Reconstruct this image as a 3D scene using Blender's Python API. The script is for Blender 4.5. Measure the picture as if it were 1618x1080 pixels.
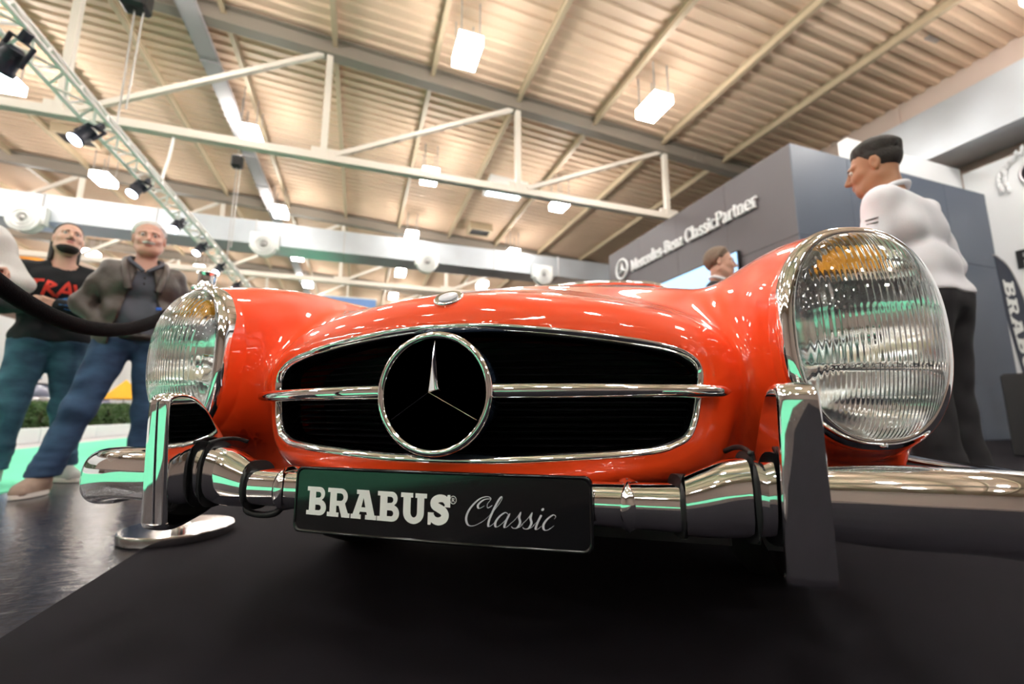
import bpy, math, random
import numpy as np
from mathutils import Vector, Matrix
random.seed(7); np.random.seed(7)
S = bpy.context.scene
COL = S.collection
for _o in list(bpy.data.objects): bpy.data.objects.remove(_o)

# ------------------------------------------------------------------ camera, world, exposure
cam_d = bpy.data.cameras.new('camera'); cam = bpy.data.objects.new('camera', cam_d); COL.objects.link(cam)
cam_d.sensor_width = 36.0; cam_d.lens = 699.0*36.0/1618.0
cam_d.clip_start = 0.02; cam_d.clip_end = 300
cam.location = (0.3205, -0.798, 0.475)
cam.rotation_euler = (math.radians(90+9.2), 0, math.radians(14.93))
cam_d.dof.use_dof = True; cam_d.dof.focus_distance = 0.80; cam_d.dof.aperture_fstop = 2.6
S.camera = cam
W = bpy.data.worlds.new('hall_ambient'); S.world = W; W.use_nodes = True
W.node_tree.nodes['Background'].inputs[0].default_value = (0.80, 0.86, 1.0, 1)
W.node_tree.nodes['Background'].inputs[1].default_value = 1.0
S.view_settings.view_transform = 'Standard'; S.view_settings.look = 'None'
S.view_settings.gamma = 1.0; S.view_settings.use_curve_mapping = False
S.view_settings.exposure = 1.3
try:
    S.cycles.use_denoising = True
    S.cycles.use_adaptive_sampling = True; S.cycles.adaptive_threshold = .04; S.cycles.adaptive_min_samples = 12
    S.cycles.max_bounces = 12; S.cycles.transmission_bounces = 12; S.cycles.glossy_bounces = 6
    S.cycles.diffuse_bounces = 3; S.cycles.transparent_max_bounces = 12
    S.cycles.sample_clamp_indirect = 8.0
except Exception as e: print(e)
LAMP = 30.0           # radiance of the hall lamps
HA = math.radians(33.9)                      # the hall stands turned against the car

# ------------------------------------------------------------------ helpers: tags, meshes
def tag(o, label=None, cat=None, group=None, kind=None):
    if label: o['label'] = label
    if cat: o['category'] = cat
    if group: o['group'] = group
    if kind: o['kind'] = kind
    return o
def empty(name, loc=(0,0,0), rz=0.0):
    o = bpy.data.objects.new(name, None); COL.objects.link(o)
    o.location = loc; o.rotation_euler = (0, 0, rz); o.empty_display_size = .1
    return o
def link(name, me, parent=None, loc=None, rz=None):
    o = bpy.data.objects.new(name, me); COL.objects.link(o)
    if parent is not None: o.parent = parent
    if loc is not None: o.location = loc
    if rz is not None: o.rotation_euler = (0, 0, rz)
    return o
def copy_tree(o, parent=None):
    c = o.copy(); COL.objects.link(c); c.parent = parent
    for ch in list(o.children): copy_tree(ch, c)
    return c
def H(u, v, z=0.0):                          # hall coordinates (along, across, up) to world
    return Vector((v*math.cos(HA)-u*math.sin(HA), v*math.sin(HA)+u*math.cos(HA), z))
def smooth_path(P, n=8, closed=False):
    P = np.array(P, float); m = len(P); out = []
    rng = range(m if closed else m-1)
    for i in rng:
        if closed: a,b,c,d = P[(i-1)%m],P[i],P[(i+1)%m],P[(i+2)%m]
        else: a,b,c,d = P[max(i-1,0)],P[i],P[i+1],P[min(i+2,m-1)]
        for k in range(n):
            t = k/n
            out.append(.5*((2*b)+(-a+c)*t+(2*a-5*b+4*c-d)*t*t+(-a+3*b-3*c+d)*t**3))
    if not closed: out.append(P[-1])
    return np.array(out)
class MB:
    def __init__(s): s.v=[]; s.f=[]; s.sm=[]
    def add(s, V, F, sm=False):
        b=len(s.v); s.v += [tuple(map(float,p)) for p in V]; s.f += [tuple(int(i)+b for i in f) for f in F]; s.sm += [sm]*len(F)
        return s
    def box(s, x0,x1,y0,y1,z0,z1):
        V=[(x,y,z) for z in (z0,z1) for y in (y0,y1) for x in (x0,x1)]
        return s.add(V,[(0,2,3,1),(4,5,7,6),(0,1,5,4),(2,6,7,3),(0,4,6,2),(1,3,7,5)])
    def rbox(s, x0,x1,y0,y1,z0,z1, b):       # box with chamfered edges
        c=((x0+x1)/2,(y0+y1)/2,(z0+z1)/2); h=((x1-x0)/2,(y1-y0)/2,(z1-z0)/2)
        V=[];idx={}
        for sx in(-1,1):
            for sy in(-1,1):
                for sz in(-1,1):
                    for a in range(3):
                        p=[h[0]-b,h[1]-b,h[2]-b]; p[a]+=b
                        idx[(sx,sy,sz,a)]=len(V); V.append((c[0]+sx*p[0],c[1]+sy*p[1],c[2]+sz*p[2]))
        F=[]
        for a in range(3):
            o=[k for k in range(3) if k!=a]
            for sg in(-1,1):
                q=[]
                for (p,r) in ((-1,-1),(1,-1),(1,1),(-1,1)):
                    k=[0,0,0];k[a]=sg;k[o[0]]=p;k[o[1]]=r;q.append(idx[(k[0],k[1],k[2],a)])
                F.append(q)
        for a in range(3):
            o=[k for k in range(3) if k!=a]
            for p in(-1,1):
                for r in(-1,1):
                    q=[]
                    for (sg,ax) in ((-1,o[0]),(1,o[0]),(1,o[1]),(-1,o[1])):
                        k=[0,0,0];k[a]=sg;k[o[0]]=p;k[o[1]]=r;q.append(idx[(k[0],k[1],k[2],ax)])
                    F.append(q)
        for sx in(-1,1):
            for sy in(-1,1):
                for sz in(-1,1): F.append([idx[(sx,sy,sz,a)] for a in range(3)])
        return s.add(V,F)
    def tube(s, P, r, n=10, closed=False, cap=True, rx=None):
        P=np.array(P,float); m=len(P)
        R=np.full(m,r,float) if np.isscalar(r) else np.array(r,float)
        if closed: T=np.roll(P,-1,0)-np.roll(P,1,0)
        else: T=np.gradient(P,axis=0)
        T/= (np.linalg.norm(T,axis=1,keepdims=True)+1e-12)
        up=np.array([0,0,1.]) if abs(T[0][2])<.9 else np.array([0,1.,0])
        N=np.cross(T[0],up);N/=np.linalg.norm(N);V=[]
        for i in range(m):
            N=N-T[i]*np.dot(N,T[i]);N/=np.linalg.norm(N)+1e-12;B=np.cross(T[i],N)
            for k in range(n):
                a=2*math.pi*k/n; V.append(P[i]+R[i]*(math.cos(a)*N+math.sin(a)*B))
        F=[]
        for i in range(m if closed else m-1):
            j=(i+1)%m
            for k in range(n): F.append((i*n+k,i*n+(k+1)%n,j*n+(k+1)%n,j*n+k))
        if cap and not closed: F.append(tuple(range(n-1,-1,-1))); F.append(tuple((m-1)*n+k for k in range(n)))
        return s.add(V,F,n>6)
    def loft(s, rings, closed=True, cap=True, sm=True):   # list of point rings
        n=len(rings[0]);V=[p for r in rings for p in r];F=[]
        for i in range(len(rings)-1):
            for k in range(n if closed else n-1): F.append((i*n+k,i*n+(k+1)%n,(i+1)*n+(k+1)%n,(i+1)*n+k))
        s.add(V,F,sm)
        if cap and closed:
            s.add(rings[0],[tuple(range(n-1,-1,-1))],False); s.add(rings[-1],[tuple(range(n))],False)
        return s
    def lathe(s, prof, c=(0,0,0), n=40, ax='z'):
        rings=[]
        for (r,h) in prof:
            ring=[]
            for k in range(n):
                a=2*math.pi*k/n
                if ax=='z': ring.append((c[0]+r*math.cos(a),c[1]+r*math.sin(a),c[2]+h))
                elif ax=='y': ring.append((c[0]+r*math.cos(a),c[1]+h,c[2]+r*math.sin(a)))
                else: ring.append((c[0]+h,c[1]+r*math.cos(a),c[2]+r*math.sin(a)))
            rings.append(ring)
        return s.loft(rings)
    def mesh(s, name, mat):
        me=bpy.data.meshes.new(name); me.from_pydata(s.v,[],s.f)
        me.polygons.foreach_set('use_smooth',s.sm)
        if mat: me.materials.append(mat)
        import bmesh
        bm=bmesh.new(); bm.from_mesh(me); bmesh.ops.recalc_face_normals(bm,faces=bm.faces); bm.to_mesh(me); bm.free()
        me.update(); return me
    def build(s, name, mat, parent=None, loc=None, rz=None): return link(name, s.mesh(name,mat), parent, loc, rz)

# ------------------------------------------------------------------ helpers: procedural materials
def nodes(name):
    m=bpy.data.materials.new(name); m.use_nodes=True; nt=m.node_tree
    return m, nt, nt.nodes['Principled BSDF']
def mat(name, col, rough=.5, metal=0.0, var=.08, scale=8.0, bump=0.0, bscale=60.0, coat=0.0, spec=None, sheen=0.0, rvar=0.0, detail=3):
    m,nt,b=nodes(name); N=nt.nodes; L=nt.links
    tc=N.new('ShaderNodeTexCoord'); nz=N.new('ShaderNodeTexNoise'); nz.inputs['Scale'].default_value=scale; nz.inputs['Detail'].default_value=detail
    L.new(tc.outputs['Object'],nz.inputs['Vector'])
    mx=N.new('ShaderNodeMix'); mx.data_type='RGBA'
    lo=[max(0,c*(1-var)) for c in col]+[1]; hi=[min(1,c*(1+var)) for c in col]+[1]
    mx.inputs[6].default_value=lo; mx.inputs[7].default_value=hi
    L.new(nz.outputs['Fac'],mx.inputs[0]); L.new(mx.outputs[2],b.inputs['Base Color'])
    b.inputs['Roughness'].default_value=rough; b.inputs['Metallic'].default_value=metal
    if spec is not None: b.inputs['Specular IOR Level'].default_value=spec
    if coat: b.inputs['Coat Weight'].default_value=coat; b.inputs['Coat Roughness'].default_value=.02
    if sheen: b.inputs['Sheen Weight'].default_value=sheen
    if rvar:
        mr=N.new('ShaderNodeMapRange'); mr.inputs[3].default_value=max(0,rough-rvar); mr.inputs[4].default_value=min(1,rough+rvar)
        L.new(nz.outputs['Fac'],mr.inputs[0]); L.new(mr.outputs[0],b.inputs['Roughness'])
    if bump:
        n2=N.new('ShaderNodeTexNoise'); n2.inputs['Scale'].default_value=bscale; n2.inputs['Detail'].default_value=4
        L.new(tc.outputs['Object'],n2.inputs['Vector'])
        bp=N.new('ShaderNodeBump'); bp.inputs['Strength'].default_value=bump; bp.inputs['Distance'].default_value=.01
        L.new(n2.outputs['Fac'],bp.inputs['Height']); L.new(bp.outputs[0],b.inputs['Normal'])
    return m
def emit(name, col, st):
    m,nt,b=nodes(name)
    b.inputs['Base Color'].default_value=(*col,1); b.inputs['Emission Color'].default_value=(*col,1); b.inputs['Emission Strength'].default_value=st
    return m
def glass_mat(name, col, rough=0.0, ior=1.45):
    m,nt,b=nodes(name)
    b.inputs['Base Color'].default_value=(*col,1); b.inputs['Transmission Weight'].default_value=1; b.inputs['Roughness'].default_value=rough; b.inputs['IOR'].default_value=ior
    return m
M={}
M['chrome']=mat('chrome',(.83,.84,.86),.035,1.0,.02,5)
M['red']=mat('red_paint',(.90,.072,.012),.42,0,.02,3,coat=1.0,spec=.15)
M['black_gloss']=mat('gloss_black',(.006,.006,.007),.09,0,.1,5)
M['black_slat']=mat('black_slat',(.004,.004,.005),.35,0,.2,5)
M['rubber']=mat('black_rubber',(.012,.012,.013),.45,0,.2,20)
M['dark_metal']=mat('dark_underside',(.010,.010,.011),.7,0,.2,9)
M['cup']=mat('dark_blue_lacquer',(.022,.036,.062),.16,.0,.1,6,coat=.6)
M['white_paint']=mat('white_letter_paint',(.80,.82,.80),.4,0,.03)
M['silver_paint']=mat('silver_letter_paint',(.62,.62,.68),.35,.1,.04)
M['tyre']=mat('tyre_rubber',(.015,.015,.015),.75,0,.2,30,bump=.2)
M['mirror']=mat('headlamp_reflector',(.93,.97,1.0),.13,1.0,.02,4)
M['lens']=glass_mat('fluted_headlamp_glass',(.985,.995,1.0),0.0,1.42)
M['amber']=glass_mat('amber_glass',(1.0,.50,.02),.05,1.2)
M['wind']=glass_mat('windscreen_glass',(.95,.98,.97),0.0,1.45)
M['steel']=mat('brushed_stainless',(.62,.60,.58),.16,1.0,.06,30)
M['velvet']=mat('black_velvet',(.004,.0035,.0045),.95,0,.5,140,bump=.25,bscale=260,sheen=.03,spec=.08)

# ------------------------------------------------------------------ the hall
def polished_floor():
    m,nt,b=nodes('polished_dark_floor'); N=nt.nodes; L=nt.links
    tc=N.new('ShaderNodeTexCoord')
    nz=N.new('ShaderNodeTexNoise'); nz.inputs['Scale'].default_value=1.6; nz.inputs['Detail'].default_value=6; L.new(tc.outputs['Object'],nz.inputs['Vector'])
    cr=N.new('ShaderNodeValToRGB'); cr.color_ramp.elements[0].position=.35; cr.color_ramp.elements[0].color=(.016,.014,.018,1); cr.color_ramp.elements[1].position=.7; cr.color_ramp.elements[1].color=(.045,.040,.046,1)
    L.new(nz.outputs['Fac'],cr.inputs[0])
    # scratches: stretched noise in three directions, thinned out by a mask
    acc=None
    for (ang,sc_,th) in ((.75,60,.665),(1.15,90,.69),(.2,75,.70)):
        mp=N.new('ShaderNodeMapping'); mp.inputs['Rotation'].default_value=(0,0,ang); mp.inputs['Scale'].default_value=(2.2,sc_,1); L.new(tc.outputs['Object'],mp.inputs['Vector'])
        n2=N.new('ShaderNodeTexNoise'); n2.inputs['Scale'].default_value=3.2; n2.inputs['Detail'].default_value=2; L.new(mp.outputs[0],n2.inputs['Vector'])
        c2=N.new('ShaderNodeMapRange'); c2.inputs[1].default_value=th; c2.inputs[2].default_value=th+.03; L.new(n2.outputs['Fac'],c2.inputs[0])
        if acc is None: acc=c2.outputs[0]
        else:
            ad=N.new('ShaderNodeMath'); ad.operation='MAXIMUM'; L.new(acc,ad.inputs[0]); L.new(c2.outputs[0],ad.inputs[1]); acc=ad.outputs[0]
    mx=N.new('ShaderNodeMix'); mx.data_type='RGBA'; mx.inputs[7].default_value=(.22,.20,.20,1)
    L.new(acc,mx.inputs[0]); L.new(cr.outputs[0],mx.inputs[6]); L.new(mx.outputs[2],b.inputs['Base Color'])
    mr=N.new('ShaderNodeMapRange'); mr.inputs[3].default_value=.10; mr.inputs[4].default_value=.36; L.new(nz.outputs['Fac'],mr.inputs[0]); L.new(mr.outputs[0],b.inputs['Roughness'])
    bp=N.new('ShaderNodeBump'); bp.inputs['Strength'].default_value=.35; bp.inputs['Distance'].default_value=.006
    n3=N.new('ShaderNodeTexNoise'); n3.inputs['Scale'].default_value=22; n3.inputs['Detail'].default_value=5; L.new(tc.outputs['Object'],n3.inputs['Vector'])
    L.new(n3.outputs['Fac'],bp.inputs['Height']); L.new(bp.outputs[0],b.inputs['Normal'])
    return m
M['floor']=polished_floor()
M['carpet']=mat('black_carpet',(.0120,.0105,.0138),.92,0,.35,3.0,bump=.35,bscale=900,spec=.15)
M['green']=mat('mint_green_carpet',(.185,.75,.47),.9,0,.05,2.0,bump=.15,bscale=500,spec=.1)
M['deck']=mat('beige_roof_sheet',(.66,.48,.345),.6,0,.05,1.2)
M['purlin']=mat('beige_steel_purlin',(.48,.38,.255),.5,0,.06,2)
M['girder']=mat('grey_beige_girder',(.22,.185,.15),.5,0,.06,2)
M['chord']=mat('cream_steel',(.62,.56,.49),.45,0,.05,2)
M['galv']=mat('galvanised_sheet',(.50,.54,.58),.36,.7,.14,1.3,rvar=.1)
M['galv2']=mat('galvanised_rod',(.45,.43,.42),.4,.6,.1,5)
M['wall']=mat('pinkish_beige_wall',(.50,.39,.33),.7,0,.05,1.0)
M['white_wall']=mat('white_wall_panel',(.80,.81,.82),.5,0,.02,1.0)
M['booth_f']=mat('booth_panel_warm_light_tint',(.105,.090,.098),.42,0,.05,1.5)  # booth front: warm light painted into the panel colour
M['booth_s']=mat('booth_panel_cool_light_tint',(.090,.112,.155),.42,0,.05,1.5)  # booth side: same panels, cooler light painted into the colour
M['lampglass']=emit('lit_lamp_glass',(1.0,.965,.92),LAMP)
M['skyl']=emit('daylight_rooflight',(.85,.95,1.0),5.0)
M['lamphouse']=mat('lamp_housing_metal',(.55,.52,.48),.4,.6,.06,6)
M['white_plastic']=mat('white_enamel',(.82,.82,.80),.35,0,.03,4)
M['black_box']=mat('matt_black_panel',(.006,.006,.007),.5,0,.2,4)
M['spotblack']=mat('black_spotlight_paint',(.012,.014,.03),.4,0,.2,10)
M['spotlens']=emit('blue_white_spot_lens',(.62,.78,1.0),22.0)
M['soil']=mat('brown_soil',(.10,.06,.04),.9,0,.4,20,bump=.6,bscale=40)
M['leaf']=mat('hedge_leaf_green',(.055,.11,.025),.55,0,.5,15)
M['screen']=emit('lit_pale_blue_screen',(.30,.58,.95),.6)

def slab(name, u0,u1,v0,v1,z0,z1, m, parent=None):
    return MB().box(v0,v1,u0,u1,z0,z1).build(name,m,parent,None,HA if parent is None else None)
UA,UB,VA,VB=-24.0,46.0,-30.0,12.4
SL=.063
tag(slab('floor',UA,UB,VA,VB,-.2,-.004,M['floor']),'dark scratched polished hall floor','floor',kind='structure')
tag(slab('black_carpet',-9,4.1,-.88,11.9,-.004,0.0,M['carpet']),'black carpet laid under the orange-red car','carpet')
gm=MB().box(-4.5,-2.2,-12,40,-.004,.0015); gm.box(-10,-4.5,-12,1.6,-.004,.0015)
tag(gm.build('green_carpet',M['green'],None,None,HA),'mint green aisle carpet beside the shiny dark floor','carpet')
# ceiling: folded sheet, purlins as its pieces
pit=.29; V=[];F=[]; prof=[]
u=UA
while u<UB:
    prof += [(u,0),(u+.10,0),(u+.135,.05),(u+.255,.05)]; u+=pit
for (u,dz) in prof:
    for v in (VA,VB): V.append((v,u,8.95-SL*v+dz))
for i in range(len(prof)-1): F.append((2*i,2*i+1,2*i+3,2*i+2))
ceil=MB().add(V,F).build('ceiling',M['deck'],None,None,HA); tag(ceil,'beige trapezoidal sheet roof of the exhibition hall','ceiling',kind='structure')
def ibeam(mb, L0,L1, along, c, zb, dep, fw_, ft, wt):   # along 'u' at v=c, or 'v' at u=c with roof slope
    if along=='u':
        mb.box(c-fw_/2,c+fw_/2,L0,L1,zb,zb+ft); mb.box(c-wt/2,c+wt/2,L0,L1,zb+ft,zb+dep-ft); mb.box(c-fw_/2,c+fw_/2,L0,L1,zb+dep-ft,zb+dep)
    else:
        for (h,z0,z1) in ((fw_,0,ft),(wt,ft,dep-ft),(fw_,dep-ft,dep)):
            VV=[]
            for z in (z0,z1):
                for uu in (c-h/2,c+h/2):
                    for v in (L0,L1): VV.append((v,uu,zb-SL*v+z))
            mb.add(VV,[(0,2,3,1),(4,5,7,6),(0,1,5,4),(2,6,7,3),(0,4,6,2),(1,3,7,5)])
pm=None
for k in range(-13,6):
    v=1.13+2.24*k
    if v>12.3 or v<VA: continue
    if pm is None:
        mb=MB(); ibeam(mb,UA,UB,'u',0,0,.20,.11,.02,.03); pm=mb.mesh('purlin',M['purlin'])
    link('purlin',pm,ceil,(v,0,8.74-SL*v))
GU=[-10.2,-.6,9.0,18.6,28.2,37.8]
gm_=None
for u in GU:
    if gm_ is None:
        mb=MB(); ibeam(mb,VA,VB,'v',0,8.47,.42,.28,.03,.05); gm_=mb.mesh('girder',M['girder'])
    link('girder',gm_,ceil,(0,u,0))
# trusses below the girders
def beam(mb,a,b,w):                          # square bar between two points
    a=np.array(a,float);b=np.array(b,float);t=b-a;t/=np.linalg.norm(t)
    n=np.array([0,1.,0]) if abs(t[1])<.9 else np.array([1.,0,0]); s=np.cross(t,n);s/=np.linalg.norm(s);n=np.cross(s,t)
    V=[p+w/2*(i*s+j*n) for p in (a,b) for (i,j) in ((-1,-1),(1,-1),(1,1),(-1,1))]
    return mb.add(V,[(0,1,2,3),(7,6,5,4),(0,4,5,1),(1,5,6,2),(2,6,7,3),(3,7,4,0)])
def roof_truss(lab):
    t=empty('roof_truss',H(0,0,6),HA)
    mb=MB(); mb.box(VA,VB,-.09,.09,-.05,.07); mb.box(VA,VB,-.015,.015,.07,.16); mb.build('lower_chord',M['chord'],t)
    for k in range(-6,3):
        v=-1.2+4.56*k
        zt=8.5-SL*v-6.0
        beam(MB(),(v,0,.05),(v,0,zt),.13).build('post',M['chord'],t)
        v2=v+4.56
        if v2<12.2: beam(MB(),(v+.25,0,.15),(v2-.15,0,8.5-SL*v2-6.0),.10).build('diagonal_brace',M['chord'],t)
        mb=MB(); mb.box(v-.25,v+.35,-.03,.03,-.02,.26); mb.build('gusset_plate',M['chord'],t)
    tag(t,lab,'roof truss','steel roof trusses'); return t
t0=roof_truss('cream steel roof truss crossing the whole ceiling nearest the camera'); t0.location=H(9.0,0,6)
for u,l in ((18.8,'cream steel roof truss second from the camera, behind the square duct'),(28.2,'farthest cream steel roof truss, low behind the bonnet')):
    c=copy_tree(t0); c.location=H(u,0,6); c['label']=l
# pendant lamps
lamp=empty('pendant_lamp',(0,0,0),HA)
def lamp_proto():
    mb=MB(); mb.box(-.19,.19,-.19,.19,-.26,-.03); mb.build('lamp_glass',M['lampglass'],lamp)
    mb=MB(); mb.rbox(-.17,.17,-.17,.17,-.03,.07,.03); mb.lathe([(.07,.06),(.07,.2),(.05,.23)],n=14); mb.build('housing',M['lamphouse'],lamp)
    for (x,y) in ((-.15,-.15),(.15,-.15),(.15,.15),(-.15,.15)):
        MB().tube([(x,y,.05),(x,y,.85)],.012,6).build('hanging_rod',M['galv2'],lamp)
lamp_proto()
LV=[-18.6,-13.8,-8.87,-3.4,1.55,5.95,10.05]
LU=[-13,-8,-3,2.2,7.0,12.1,17.1,22.2,27.2,32.3,37.4,42.4]
first=True
ORD=['first','second','third','fourth','fifth','sixth','seventh','eighth','ninth','tenth','eleventh','twelfth','thirteenth','fourteenth','fifteenth','sixteenth','seventeenth','eighteenth','nineteenth','twentieth','twenty-first','twenty-second','twenty-third','twenty-fourth','twenty-fifth','twenty-sixth','twenty-seventh']
ROWN={-18.6:'far left',-13.8:'second left',-8.87:'left spotlight-side',-3.4:'cable-tray',1.55:'middle',5.95:'booth-side',10.05:'right wall'}
vis=[(7.0,1.55,'hall pendant lamp at the top middle of the ceiling, nearest of its row'),(7.0,5.95,'hall pendant lamp at the upper right, above the booth sign'),
 (12.1,-3.4,'hall pendant lamp beside the grey cable tray, left of the middle'),(12.1,1.55,'hall pendant lamp just above the cream chord, above the hood badge'),
 (12.1,5.95,'hall pendant lamp beside the rising brace near the booth'),(17.1,-3.4,'hall pendant lamp under the duct end of the cable tray'),
 (17.1,1.55,'hall pendant lamp just over the square duct, middle'),(17.1,5.95,'hall pendant lamp above the duct right of a black vent'),
 (2.2,10.05,'hall pendant lamp in the top right corner of the picture'),(12.1,-8.87,'large glaring hall lamp at the left edge behind a spotlight'),(17.1,-8.87,'long hall lamp above the duct near the left spotlights')]
for u in LU:
    for v in LV:
        if v>10 and u!=2.2: continue
        o=lamp if first else copy_tree(lamp); first=False
        o.location=H(u-(.15 if v>4 else 0),v,8.0-SL*v)
        if v<-6: o.scale=(1.25,1.9,.9)
        if u==12.1 and v==-8.87: o.scale=(2.2,2.2,1.0)
        lab=[l for (a,b,l) in vis if a==u and b==v]
        tag(o, lab[0] if lab else (f'small distant hall pendant lamp, {ORD[[w for w in LU if w>20].index(u)]} beyond the duct in the {ROWN[v]} row' if u>20 else f'hall pendant lamp overhead outside the picture, {ORD[LU.index(u)]} in the {ROWN[v]} row'),'lamp','hall pendant lamps')
# cable tray
M['tray']=mat('grey_cable_tray',(.36,.34,.345),.6,0,.06,3)
t=empty('cable_tray',H(0,-3.84,8.5),HA); 
mb=MB(); mb.box(-.18,.18,UA,UB,0,.02); mb.build('tray_floor',M['tray'],t)
for sx in (-1,1): MB().box(sx*.18-.01,sx*.18+.01,UA,UB,0,.1).build('side_rail',M['tray'],t)
for k in range(30): MB().box(-.2,.2,-20+2*k-.03,-20+2*k+.03,-.03,0).build('hanger_bar',M['tray'],t)
tag(t,'long grey cable tray running under the roof left of the middle','cable tray')
# rooflights, roof vents
for (u,v,l) in ((13.4,4.45,'bright square rooflight above the cream lower chord'),(22.9,4.45,'bright square rooflight seen under the duct')):
    r=empty('rooflight',H(u,v,8.7-SL*v),HA); MB().box(-.62,.62,-.45,.45,.0,.03).build('pane',M['skyl'],r)
    mb=MB(); mb.box(-.70,-.62,-.52,.52,-.02,.3);mb.box(.62,.70,-.52,.52,-.02,.3);mb.box(-.62,.62,-.52,-.45,-.02,.3);mb.box(-.62,.62,.45,.52,-.02,.3); mb.build('frame',M['white_plastic'],r); tag(r,l,'rooflight','rooflights')
for (x,l) in (((17.2,4.5),'black square roof vent beside a purlin above the duct'),((16.2,-9.3),'black square roof vent above the left end of the duct')):
    r=empty('roof_vent',H(x[0],x[1],8.68-SL*x[1]),HA); MB().box(-.42,.42,-.3,.3,.0,.2).build('opening',M['black_box'],r)
    mb=MB(); mb.box(-.5,-.42,-.38,.38,-.02,.3);mb.box(.42,.5,-.38,.38,-.02,.3);mb.box(-.42,.42,-.38,-.3,-.02,.3);mb.box(-.42,.42,.3,.38,-.02,.3); mb.build('frame',M['purlin'],r); tag(r,l,'vent','roof vents')
# square duct across the hall with round nozzles
d=empty('ventilation_duct',H(14.2,0,5.72),HA)
for k in range(-12,5):
    v0=2.6*k-.9; v1=min(v0+2.58,11.2)
    MB().box(v0,v1,0,1.0,0,.76).build('duct_section',M['galv'],d)
    MB().box(v1,v1+.03,-.03,1.03,-.03,.79).build('flange',M['galv2'],d)
tag(d,'silver square ventilation duct crossing the hall below the roof','duct')
for v,l in ((-8.9,'round white air nozzle at the left end of the duct'),(-3.2,'round white air nozzle near the lighting truss end'),(1.8,'round white air nozzle on the duct over the middle of the bonnet'),(6.15,'round white air nozzle on the duct beside the booth')):
    n=empty('air_nozzle',H(14.18,v,5.62),HA)
    MB().lathe([(.34,0),(.34,-.25),(.37,-.28),(.36,-.31),(.30,-.30)],n=32,ax='y').build('barrel',M['white_plastic'],n)
    for r in (.25,.16): MB().lathe([(r+.03,-.30),(r+.02,-.33),(r-.02,-.33),(r-.03,-.30)],n=28,ax='y').build('ring',M['white_plastic'],n)
    MB().lathe([(.06,-.3),(.05,-.34),(.0,-.35)],n=16,ax='y').build('hub',M['galv2'],n)
    MB().box(-.4,.4,-.2,.0,-.1,.4).build('mount',M['white_plastic'],n)
    tag(n,l,'air nozzle','air nozzles')
# walls
wr=slab('wall_right',UA,UB,VB,VB+.2,0,9,M['wall']); tag(wr,'pinkish beige hall wall above the right duct','wall',kind='structure')
for k in range(0,24): MB().box(VB-.05,VB,-22+2.3*k-.06,-22+2.3*k+.06,0,8.1).build('wall_rib',M['wall'],wr)
tag(slab('wall_left',UA,UB,VA-.2,VA,0,11,M['wall']),'far beige hall wall','wall',kind='structure')
tag(slab('wall_back',UB,UB+.2,VA,VB,0,11,M['wall']),'far beige end wall','wall',kind='structure')
tag(slab('wall_front',UA-.2,UA,VA,VB,0,11,M['wall']),'beige end wall behind the viewer','wall',kind='structure')
d=empty('ventilation_duct',H(0,11.3,5.95),HA)
for k in range(0,13):
    u0=-20+3.1*k+1.05
    MB().box(0,1.08,u0,u0+3.07,0,1.12).build('duct_section',M['galv'],d)
    MB().box(-.03,1.08,u0+3.07,u0+3.10,-.03,1.15).build('flange',M['galv2'],d)
tag(d,'silver square duct along the right wall above the man in white','duct')
b=empty('ceiling_rail',H(3.6,11.0,8.55),HA); MB().box(-.07,.07,-2.5,.9,-.02,.08).build('rail',M['galv'],b); MB().box(-.25,.25,.4,.55,-.25,-.05).build('hook_block',M['galv2'],b); MB().box(-.04,.04,.45,.5,-.08,0).build('hanger',M['galv2'],b)
tag(b,'silver lifting rail under the roof at top right','rail')
# white stand walls at right
w=empty('stand_wall',H(0,0,0),HA)
for k in range(6): MB().box(11.98,12.1,-8.0+2.07*k,-8.0+2.07*k+2.062,0,5.6).build('panel',M['white_wall'],w)
tag(w,'tall white stand wall at the right edge with a laurel emblem','wall')
w=empty('stand_wall',H(0,0,0),HA)
for k in range(2): MB().box(8.45+1.75*k,8.45+1.75*k+1.745,4.42,4.6,0,5.72).build('panel',M['white_wall'],w)
tag(w,'white panel wall rising behind the dark booth, over the man in white','wall')
# the dark booth
bo=empty('exhibition_booth',H(4.14,6.5,0),HA)
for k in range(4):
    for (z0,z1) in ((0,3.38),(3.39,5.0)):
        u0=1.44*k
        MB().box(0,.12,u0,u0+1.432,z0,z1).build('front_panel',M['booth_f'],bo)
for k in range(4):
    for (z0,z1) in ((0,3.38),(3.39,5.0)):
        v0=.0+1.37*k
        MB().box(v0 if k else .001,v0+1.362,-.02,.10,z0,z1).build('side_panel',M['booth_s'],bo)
MB().box(.15,1.9,.12,5.6,0,4.9).build('core',M['black_box'],bo)
tag(bo,'tall dark grey exhibition booth with raised white lettering','booth')
sc=empty('display_screen',H(5.3,6.49,1.7),HA); MB().box(-.06,.0,0,2.9,0,1.82).build('bezel',M['black_box'],sc); MB().box(-.066,-.06,.03,2.87,.03,1.79).build('picture',M['screen'],sc)
tag(sc,'lit pale blue screen on the dark booth wall','screen')
# black plinth box
mb=MB(); mb.rbox(-.0,.75,-.6,.0,0,.92,.012); o=mb.build('plinth_box',M['black_box'],None,H(2.2,6.9,0),HA); tag(o,'black box plinth at the right edge beside the flag','plinth')
MB().rbox(.02,.73,-.58,-.02,.92,.93,.004).build('lid',M['black_gloss'],o)
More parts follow.
